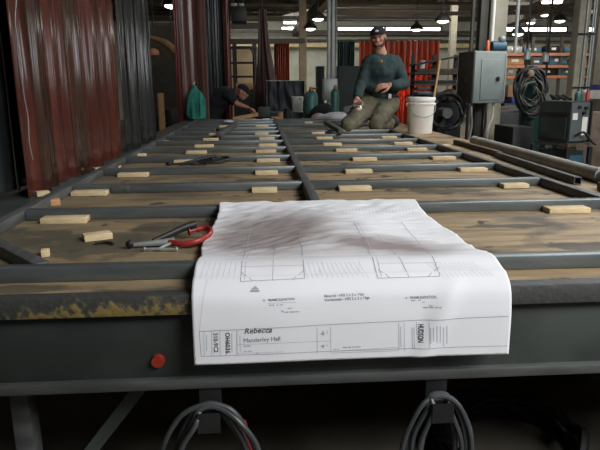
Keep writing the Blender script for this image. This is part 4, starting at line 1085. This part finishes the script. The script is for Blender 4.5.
# ---------------------------------------------------------------- stock rack behind the bucket
Ys = 9.6
sr = thing('stock_rack', (px_at(437, Ys), Ys, 0), 'dark rack heaped with steel stock behind the white bucket', 'rack')
x0, x1 = px_at(414, Ys), px_at(462, Ys)
for x in (x0+.04, (x0+x1)/2, x1-.04): MB().box((x, Ys+.3, .92), (.06, .05, 1.84)).build('upright', black_steel, sr)
for z in (1.17, 1.36, 1.54): MB().box(((x0+x1)/2, Ys+.3, z), (x1-x0, .6, .035)).build('shelf', rust if z > 1.2 else black_steel, sr)
MB().prism([(x0, Ys, 1.66), (x1, Ys, 1.80), (x1, Ys, 1.83), (x0, Ys, 1.69)], (0, .6, 0)).build('canopy', black_steel, sr)
rng = random.Random(4); k = 0
stock_names = ['topmost shelf', 'middle shelf', 'bottom shelf']
for si, z in enumerate((1.558, 1.378, 1.188)):
    for i in range(5):
        xa = x0+.03+rng.random()*.05; xb = x1-.05-rng.random()*.2; yy = Ys+(.05, .12, .2, .40, .48)[i]; w = .05
        m = [rust, black_steel, rail_steel, steel, rust][(i+si) % 5]
        tag(MB().span((xa, yy, z+w/2+.001), (xb, yy, z+w/2+.001), w, w, .003).build('steel_bar', m),
            'steel bar, %s from the front on the %s of the stock rack' % (ORD[i], stock_names[si]), 'steel bar', 'steel stock on the dark rack')
tag(MB().lathe([(.045, 0), (.052, .12), (.055, .125)], (px_at(421.5, Ys-.0), Ys+.05, 1.615), 18).build('white_cup', white_plastic), 'white tub standing on the stock rack by the orange-red curtain', 'tub')
box_thing('work_bench', 430.5, 95.5, 462, 110, 8.9, .5, black_steel, 'dark bench in front of the stock rack, behind the bucket', 'bench', floor=True)
for i, (px, py, m, lab) in enumerate(((418, 89, rail_steel, 'upper'), (420, 93.5, steel, 'lower'))):
    a = aty(415, py, 9.3); b_ = aty(428, py-.8, 9.3)
    tag(MB().span(a, b_, .3, .045, .003).build('channel_offcut', m), '%s grey channel offcut stacked at the left end of the stock rack' % lab, 'steel channel')
box_thing('offcut_stand', 415.5, 94.6, 424, 110, 9.2, .3, black_steel, 'dark stand under the grey channel offcuts', 'stand', floor=True)

# hose reel and coiled leads in front of the cream column
Yv = 6.75
def coil(name, c, r, n, rad, m, label, cat, tilt=(0, 1, 0), parent=None, jit=.06, squash=1.0, seed=1):
    rng = random.Random(seed); t = Vector(tilt).normalized(); u = t.cross(Vector((0, 0, 1)))
    u = u.normalized() if u.length > 1e-3 else Vector((1, 0, 0)); w = u.cross(t); c = Vector(c); pts = []
    for k in range(n*14):
        a = 2*math.pi*k/14
        if k % 14 == 0: lf = 1+rng.uniform(-2.6, .8)*jit; sx_ = rng.uniform(-1, 1)*r*jit; sz_ = rng.uniform(-1, 1)*r*jit*1.5
        rr = r*lf*(1+rng.uniform(-jit, jit)*.35); pts.append(c+u*(rr*math.cos(a)+sx_)+w*(rr*squash*math.sin(a)+sz_)+t*(rng.uniform(-1, 1)*rad*3))
    return MB().tube(pts, rad, 7, 3)
rc = aty(446, 113, 6.75)
tag(coil('hose_coil', rc, .20, 5, .016, rubber, '', '', (.3, 1, 0), seed=5).build('hose_coil', rubber), 'coil of black hose right of the white bucket, beneath the cabinet', 'hose')
rs = thing('reel_stand', (rc.x, Yv+.15, 0), 'dark reel stand carrying the coiled black hose', 'reel')
MB().box((rc.x, Yv+.2, rc.z/2), (.10, .06, rc.z)).build('post', black_steel, rs); MB().cyl((rc.x, Yv+.18, rc.z), (rc.x, Yv-.06, rc.z), .06, n=16).build('hub', rail_steel, rs)
MB().box((rc.x, Yv+.2, .02), (.5, .4, .04)).build('base', black_steel, rs)
lump('canvas_bag', 450, 98, 7.7, (.16, .12, .12), mat('brown_canvas', (120, 90, 60), .85, 0, .2), 'brown canvas bag behind the coiled black hose', 'bag', zb=aty(449, 103, 7.5).z+.001, seed=6)
box_thing('low_cabinet', 440, 103, 458, 118, 7.5, .4, black_steel, 'low black cabinet under the brown canvas bag', 'cabinet', floor=True)
# dark bench of scrap between column and cylinder
box_thing('scrap_bench', 497, 113, 522, 122, 7.6, .6, black_steel, 'dark bench of scrap right of the cream column', 'bench', floor=True)
for i, (a_, b_, m) in enumerate((((497, 112), (521, 109), rail_steel), ((498, 109.5), (522, 107), rust), ((499, 107.5), (520, 105.5), rail_steel))):
    p, q = aty(*a_, 7.8+i*.02), aty(*b_, 7.8+i*.02)
    tag(MB().span(p, q, .03, .03, .002).build('steel_bar', m), ['lowest grey bar', 'middle rusty bar', 'uppermost grey bar'][i]+' on the scrap bench right of the cream column', 'steel bar')

# tall gas cylinder draped with coiled welding leads
Yg = 6.6; pg = aty(533, 110, Yg); zt = aty(533, 78, Yg).z
gas_cyl('gas_cylinder', 534, 73, Yg, .125, 0.0, mat('bottle_green_paint', (24, 52, 46), .3, .1, .15, 5), 'dark green gas cylinder wrapped in coiled leads beside the welding machine')
lc = aty(530.5, 90, Yg-.165)
tag(coil('c', lc, .155, 13, .012, rubber, '', '', (.1, 1, -.1), squash=1.5, jit=.17, seed=2).build('welding_lead', rubber), 'tangled coil of dark welding lead hung on the green cylinder', 'cable')
tag(coil('c', lc+Vector((-.03, -.05, -.02)), .13, 3, .009, cable_grey, '', '', (.0, 1, 0), squash=1.3, jit=.14, seed=8).build('welding_hose', mat('olive_hose', (58, 62, 50), .5)), 'olive hose looped over the dark welding lead', 'hose')
lump('glove', 531, 72, Yg-.18, (.04, .03, .045), mat('leather', (120, 96, 74), .8), 'tan leather glove on top of the coiled leads', 'glove', zb=aty(531, 76, Yg-.18).z, seed=2)

# welding machine on its cart
Yw = 5.2
wl = aty(539, 101, Yw+.38); wm = aty(573.5, 101.5, Yw); wr = aty(594, 102, Yw); zt = wm.z; zb = aty(573, 143, Yw).z
wx0, wx1 = wm.x-.02, wr.x+.02
wd = thing('welding_machine', ((wx0+wx1)/2, Yw, zb), 'large charcoal welding machine with its lit front panel coloured lighter, at the right', 'welding machine')
# body runs back to the left: its long side faces the camera
sd = (Vector((aty(539, 120, Yw+.35).x, Yw+.35, 0))-Vector((wx0, Yw, 0))); sl = sd.length; sdn = sd.normalized()
fr_d = Vector((wx1-wx0, .08, 0)); 
poly = [Vector((wx0, Yw, zb)), Vector((wx0, Yw, zb))+fr_d, Vector((wx0, Yw, zb))+fr_d+sd, Vector((wx0, Yw, zb))+sd]
MB().prism(poly, (0, 0, zt-zb)).build('case', machine_m, wd)
fn = Vector((fr_d.y, -fr_d.x, 0)).normalized(); fq = fr_d.normalized(); F0 = Vector((wx0, Yw, zb)); FWd = fr_d.length
def on_front(mb, u0, u1, v0, v1, th=.01):
    a = F0+fq*(u0*FWd); c_ = [a+Vector((0, 0, v0*(zt-zb))), F0+fq*(u1*FWd)+Vector((0, 0, v0*(zt-zb))), F0+fq*(u1*FWd)+Vector((0, 0, v1*(zt-zb))), a+Vector((0, 0, v1*(zt-zb)))]
    return mb.prism(c_, fn*th)
pnl = on_front(MB(), .02, .92, .04, .97, .012).build('front_panel', machine_front, wd)
for u0, u1, v0, v1, m in ((.08, .32, .56, .72, white_plastic), (.58, .84, .18, .62, white_plastic), (.30, .48, .82, .9, black_steel)):
    on_front(MB(), u0, u1, v0, v1, .016).build('panel_label', m, pnl)
for u, v in ((.6, .72), (.68, .84)):
    c = F0+fq*(u*FWd)+Vector((0, 0, v*(zt-zb))); MB().cyl(c+fn*.012, c+fn*.035, .016, n=14).build('knob', black_steel, pnl)
on_front(MB(), .93, 1.0, 0, 1.0, .03).build('corner_trim', black_steel, wd)
sn = Vector((sdn.y, -sdn.x, 0)); sn = sn if sn.y < 0 else -sn
def on_side(u0, u1, v0, v1, th=.012):
    q = [F0+sd*u0+Vector((0, 0, v0*(zt-zb))), F0+sd*u1+Vector((0, 0, v0*(zt-zb))), F0+sd*u1+Vector((0, 0, v1*(zt-zb))), F0+sd*u0+Vector((0, 0, v1*(zt-zb)))]
    return MB().prism(q, sn*th)
on_side(.08, .92, .08, .62).build('side_panel', machine_m, wd); on_side(.03, .97, .66, .72, .02).build('rub_strip', black_steel, wd)
b = MB()
for k in range(3): b.tube([F0+sd*(.1+.2*k)+Vector((.08, .1, zt-zb+.015)), F0+sd*(.3+.2*k)+Vector((.1, .18, zt-zb+.05)), F0+sd*(.5+.15*k)+Vector((.12, .1, zt-zb+.015))], .014, 7)
tag(b.build('power_cable', rubber), 'black cable heaped on top of the welding machine', 'cable')
# shelf, lower unit and cart frame
ct = thing('machine_cart', ((wx0+wx1)/2, Yw+.2, 0), 'dark steel cart with shelves under the welding machine', 'cart')
ex = [p+Vector((0, 0, 0)) for p in poly]
for zz, th in ((zb-.035, .03), (.40, .03)):
    cc = sum(poly, Vector())/4
    pp = [Vector((cc.x+(p.x-cc.x)*1.12, cc.y+(p.y-cc.y)*1.12, zz)) for p in poly]
    MB().prism(pp, (0, 0, th)).build('shelf', rust if zz > .5 else black_steel, ct)
for p in poly:
    x = cc.x+(p.x-cc.x)*1.14; y = cc.y+(p.y-cc.y)*1.14
    MB().box((x, y, zb/2-.02+.03), (.035, .035, zb-.1)).build('leg', black_steel, ct)
    MB().cyl((x-.02, y, .05), (x+.02, y, .05), .05, n=16).build('wheel', rubber, ct)
lw = thing('wire_feeder', (cc.x, cc.y, .431), 'smaller blue-grey welding unit on the lower shelf of the cart', 'welding unit')
pp = [Vector((cc.x+(p.x-cc.x)*.9, cc.y+(p.y-cc.y)*.9, .431)) for p in poly]
MB().prism(pp, (0, 0, zb-.431-.08)).build('case', machine_m, lw)
MB().prism([pp[0]+fn*.001, pp[1]+fn*.001, pp[1]+fn*.001+Vector((0, 0, zb-.55)), pp[0]+fn*.001+Vector((0, 0, zb-.55))], fn*.012).build('front_panel', blue_paint, lw)
tag(MB().tube([F0+fq*.05+fn*.03+Vector((0, 0, .06)), F0+fq*.1+fn*.08+Vector((0, 0, .10)), F0+fq*.2+fn*.08+Vector((0, 0, .02)), F0+fq*.3+fn*.05+Vector((0, 0, -.02))], .012, 8).build('welding_lead', rubber), 'black lead plugged into the light front of the welding machine', 'cable')
# bottles standing on the machine
def on_mach(px, dy=.12): return aty(px, 95, Yw+dy).x
tag(MB().lathe([(.028, 0), (.029, .05), (.022, .075), (.011, .085), (.011, .105)], (on_mach(578, .16), Yw+.16, zt+.001), 18).build('spray_bottle', green_cyl), 'small green bottle standing on the welding machine', 'bottle')
tag(MB().lathe([(.02, 0), (.02, .07), (.010, .085), (.010, .10)], (on_mach(587.5, .14), Yw+.14, zt+.001), 16).build('spray_can', red_paint), 'red can at the right end of the welding machine top', 'can')
tag(MB().lathe([(.02, 0), (.026, .095), (.028, .10)], (on_mach(583.5, .22), Yw+.22, zt+.001), 18).build('cup', white_plastic), 'white cup between the green bottle and red can', 'cup')

box_thing('steel_crate', 512, 127, 532, 165, 5.95, .5, black_steel, 'black steel crate on the floor in front of the leads-wrapped green cylinder', 'crate', floor=True)
box_thing('tool_chest', 546, 119, 562, 150, 6.6, .5, panel_green, 'dark green chest on the floor behind the welding machine', 'chest', floor=True)
box_thing('scrap_bin', 578, 112, 606, 150, 6.3, .6, rust, 'rusty scrap bin at the right edge behind the cart', 'bin', floor=True)
# ---------------------------------------------------------------- pallet racking along the back wall, right
Yk = 19.5
pr = thing('pallet_rack', (px_at(555, Yk), Yk, 0), 'long pallet rack with orange beams in front of the back wall', 'rack')
xk0, xk1 = px_at(500, Yk), px_at(640, Yk)
nb_ = 5
for i in range(nb_+1):
    x = xk0+(xk1-xk0)*i/nb_
    for dy in (0, .9): MB().box((x, Yk+dy, 1.45), (.08, .08, 2.9)).build('upright', truss_m, pr)
zs = [aty(550, y, Yk).z for y in (54.5, 66.5, 77)]+[.25]
for z in zs:
    for dy in (-.05, .95): MB().box(((xk0+xk1)/2, Yk+dy, z), (xk1-xk0, .05, .09)).build('beam', orange_rack, pr)
    MB().box(((xk0+xk1)/2, Yk+.45, z+.045), (xk1-xk0, .9, .03)).build('deck', truss_m, pr)
rng = random.Random(9)
cm = [(cardboard, 'brown carton'), (grey_metal, 'grey bin'), (white_plastic, 'white box'), (blue_paint, 'blue crate'), (black_steel, 'black case'), (red_paint, 'red crate')]
lev = ['top', 'middle', 'lower']
for li, z in enumerate(zs[:3]):
    x = xk0+.15; i = 0; cnt = {}
    while x < xk1-1.2:
        w = rng.uniform(.35, .7); hh = rng.uniform(.16, .27); m, nm = cm[rng.randrange(6)]
        cnt[nm] = cnt.get(nm, 0)+1
        if not any(abs(x+w/2-(xk0+(xk1-xk0)*q/nb_)) < 0 for q in range(nb_)):
            b = MB().box((x+w/2, Yk+.32, z+.063+hh/2), (w, .5, hh), bevel=.01)
            o = b.build(nm.replace(' ', '_'), m)
            tag(o, "%s, %s of its colour on the pallet rack's %s shelf" % (nm, ORD[cnt[nm]-1], lev[li]), nm.split()[1], 'goods on the pallet rack')
            MB().box((x+w/2, Yk+.07-.002, z+.063+hh*.55), (w*.4, .006, hh*.35)).build('label_patch', white_plastic if m is not white_plastic else grey_metal, o)
        x += w+rng.uniform(.03, .25); i += 1
# bright boxes low at the far right and behind the coil
box_thing('white_carton', 590, 90, 606, 99, 10.6, .5, white_plastic, 'stack of white sheets at the right edge beyond the welding machine', 'box')
box_thing('blue_crate', 589, 84.5, 606, 89.8, 10.6, .5, mat('navy_plastic', (60, 62, 120), .5), 'navy crate on the white stack at the right edge', 'crate')
box_thing('parts_bench', 586, 99.2, 612, 118, 10.5, .8, rust, 'rusty bench at the right edge beyond the welding machine', 'bench', floor=True)
box_thing('carton', 508, 85, 516, 97, 9.4, .4, cardboard, 'brown carton between the cabinet and the coiled leads', 'box')
box_thing('blue_crate', 512, 97.3, 520, 103, 9.3, .4, mat('royal_plastic', (60, 70, 150), .5), 'royal blue crate beneath the brown carton by the coiled leads', 'crate')
box_thing('parts_bench', 504, 103.2, 524, 118, 9.25, .6, black_steel, 'black bench under the royal blue crate', 'bench', floor=True)
for px, py, Y, lab in ((527, 56, 9.0, 'white hanging light shade above the coiled leads'), (545, 58.5, 9.4, 'white hanging light shade nearest the conduit column, lower one')):
    p = aty(px, py, Y); root = thing('pendant_lamp', p, lab, 'lamp')
    MB().lathe([(.02, .10), (.05, .07), (.055, -.05), (.05, -.05), (.042, .06), (.015, .09)], p, 20).build('shade', grey_metal, root)
    MB().cyl(p+Vector((0, 0, .12)), (p.x, p.y, ZT), .012, n=8).build('rod', black_steel, root)
# thin hanging rods and chains
for px, Y, lab in ((525.5, 12, 'thin dark pipe hanging from the roof left of the conduit column'), (546.5, 11, 'thin dark pipe hanging from the roof nearest the conduit column'), (470.5, 7.6, 'dark vertical pipe just left of the cream column')):
    p = aty(px, 70, Y); tag(MB().cyl((p.x, Y, 0), (p.x, Y, ZT), .022, n=8).build('drop_pipe', truss_m), lab, 'pipe')
sp = aty(529, 36, 13); spk = thing('speaker_box', sp, 'small black speaker box hung high on the drop pipe', 'speaker')
bx(MB(), 527, 31.5, 532, 40.5, 11.9, .2, .01).build('casing', black_steel, spk)

# ---------------------------------------------------------------- dome lamps under the roof
lamps = [(318, 17, 15, 1.0, 'dome lamp left of the pale column, the higher of two'), (310, 27, 17, 1.1, 'dome lamp left of the pale column, the lower of two'),
         (416.5, 28, 18, 1.1, 'dome lamp hanging above the orange-red curtain, right of the cap'), (443, 19, 14, 1.0, 'dome lamp hanging high left of the electrical cabinet'),
         (518, 32, 15, 1.0, 'dome lamp hanging right of the cabinet'), (560, 19, 16, 1.0, 'dome lamp hanging high just left of the conduit column'),
         (545, 13, 17, .9, 'smallest high dome lamp right of the cabinet'), (531, 21, 18, .9, 'dome lamp hanging above the black speaker box')]
def dome_lamp(name, px, py, Y, s, label):
    p = aty(px, py, Y); root = thing(name, p, label, 'lamp', 'dome lamps under the roof')
    MB().lathe([(.19*s, -.05), (.185*s, -.02), (.13*s, .07), (.06*s, .12), (.05*s, .2), (.02*s, .22), (.03*s, .1), (.12*s, .05), (.175*s, -.03)], p, 24).build('shade', black_steel, root)
    MB().lathe([(.14*s, -.035), (.12*s, -.07), (.05*s, -.095), (.01, -.10)], p, 20).build('bulb', bulb_m, root)
    MB().cyl(p+Vector((0, 0, .2*s)), (p.x, p.y, ZT), .01, n=6).build('cord', black_steel, root)
    return root
for px, py, Y, s, lab in lamps: dome_lamp('dome_lamp', px, py, Y, s, lab)
dome_lamp('dome_lamp', 172, 2.5, 10.2, .95, 'dome lamp hanging alone in the gap left of the maroon curtain')
# strip lights
for px0, px1, py, Y, lab in ((283, 297, 22.5, 19.5, 'upper strip light near the narrow red curtain'), (281, 294.5, 28, 21, 'lower strip light near the narrow red curtain'),
                             (542, 562, 2, 15, 'strip light at the top right')):
    a, b_ = aty(px0, py, Y), aty(px1, py, Y)
    root = thing('strip_light', (a+b_)/2, lab, 'lamp', 'strip lights under the roof')
    MB().span(a+Vector((0, 0, .05)), b_+Vector((0, 0, .05)), .2, .06).build('housing', white_plastic, root)
    for dy in (-.05, .05): MB().cyl(a+Vector((.03, dy, -.01)), b_+Vector((-.03, dy, -.01)), .025, n=10).build('tube', tube_m, root)
    for q in (a, b_): MB().cyl((q.x, q.y, q.z+.07), (q.x, q.y, ZT), .008, n=6).build('hanger', black_steel, root)

# ---------------------------------------------------------------- cables hanging under the front beam
def hank(px, seed, rx, zc, zr, n, m, label, spread=.02):
    rng = random.Random(seed); x = aty(px, 385, TY0).x; y = TY0-.018; b = MB(); ztop = .552; pts = []
    for k in range(n):
        w = rx*rng.uniform(.78, 1.1); l = zr*rng.uniform(.8, 1.15); dy = -.012+rng.uniform(-1, 1)*spread; off = rng.uniform(-.03, .03)
        zt_ = ztop+.006+.002*k
        loop = [(x-.02, y+dy*.3, zt_), (x+.02, y+dy*.3, zt_), (x+w*.55+off, y+dy, zt_-.03), (x+w+off, y+dy, zt_-l*.4), (x+w*.85+off, y+dy, zt_-l*.8), (x+off, y+dy, zt_-l),
                (x-w*.85+off, y+dy, zt_-l*.8), (x-w+off, y+dy, zt_-l*.4), (x-w*.55+off, y+dy, zt_-.03)]
        pts += loop
    return tag(b.tube(pts, .0068, 8, 5).build('cable_hank', m), label, 'cable')
hank(210, 3, .10, .3, .34, 5, cable_grey, 'hank of grey cable on the left hook under the table front')
hank(437, 6, .075, .3, .30, 5, cable_grey, 'hank of grey cable on the right hook under the table front')
xr = aty(247, 440, TY0).x
tag(MB().tube([(xr-.01, TY0+.01, .50), (xr+.005, TY0+.0, .44), (xr+.015, TY0+.005, .36), (xr+.01, TY0+.03, .30)], .008, 8).build('red_lead', red_paint), 'red lead dangling in the left hank of cable', 'cable')
# hose coil on the floor beneath
fc = atz(525, 462, .05)
tag(coil('c', (fc.x, fc.y+.12, .065), .27, 4, .02, rubber, '', '', (0, .05, 1), jit=.05, seed=12).build('floor_hose', rubber), 'coil of thick black hose lying on the floor under the table', 'hose')

# ---------------------------------------------------------------- light
def area(name, loc, target, sx, sy, power, col):
    l = bpy.data.lights.new(name, 'AREA'); l.shape = 'RECTANGLE'; l.size = sx; l.size_y = sy; l.energy = power; l.color = col
    o = bpy.data.objects.new(name, l); COL.objects.link(o); o.location = loc
    o.rotation_euler = (Vector(target)-Vector(loc)).to_track_quat('-Z', 'Y').to_euler(); return o
area('near_skylight', (3.0, -1.0, 3.95), (.8, 1.7, .8), 3.0, 1.8, 285, (.97, .98, 1.0))
area('table_skylight', (2.6, 5.2, 4.0), (1.8, 5.2, 0), 2.4, 7.0, 200, (.95, .98, 1.0))
area('far_skylight', (4.5, 20.5, 4.0), (5.5, 22.5, 0), 14.0, 2.5, 420, (1.0, .97, .90))
area('mid_skylight', (5.0, 13.0, 4.0), (5.0, 14, 0), 10.0, 2.5, 160, (1.0, .97, .92))
area('left_bay_skylight', (-3.0, 14.0, 4.0), (-1.5, 15, 0), 3, 4, 25, (1.0, .93, .8))
pl_ = bpy.data.lights.new('welding_arc', 'POINT'); pl_.energy = 110; pl_.shadow_soft_size = .12; pl_.color = (1, .75, .5)
po = bpy.data.objects.new('welding_arc', pl_); COL.objects.link(po); po.location = aty(408, 91, 14.45)
w = bpy.data.worlds.new('world'); SC.world = w; w.use_nodes = True
w.node_tree.nodes['Background'].inputs['Color'].default_value = (.75, .85, 1, 1)
w.node_tree.nodes['Background'].inputs['Strength'].default_value = .03

# ---------------------------------------------------------------- camera and view
cam = bpy.data.cameras.new('camera'); cam.sensor_width = 36; cam.lens = FPX/600*36; cam.clip_end = 200
co = bpy.data.objects.new('camera', cam); COL.objects.link(co)
co.matrix_world = Matrix.Translation(CP) @ Matrix((RT, UP, -FW)).transposed().to_4x4()
SC.camera = co
vs = SC.view_settings
vs.view_transform = 'Standard'; vs.look = 'None'; vs.exposure = 0.85; vs.gamma = 1.0; vs.use_curve_mapping = False
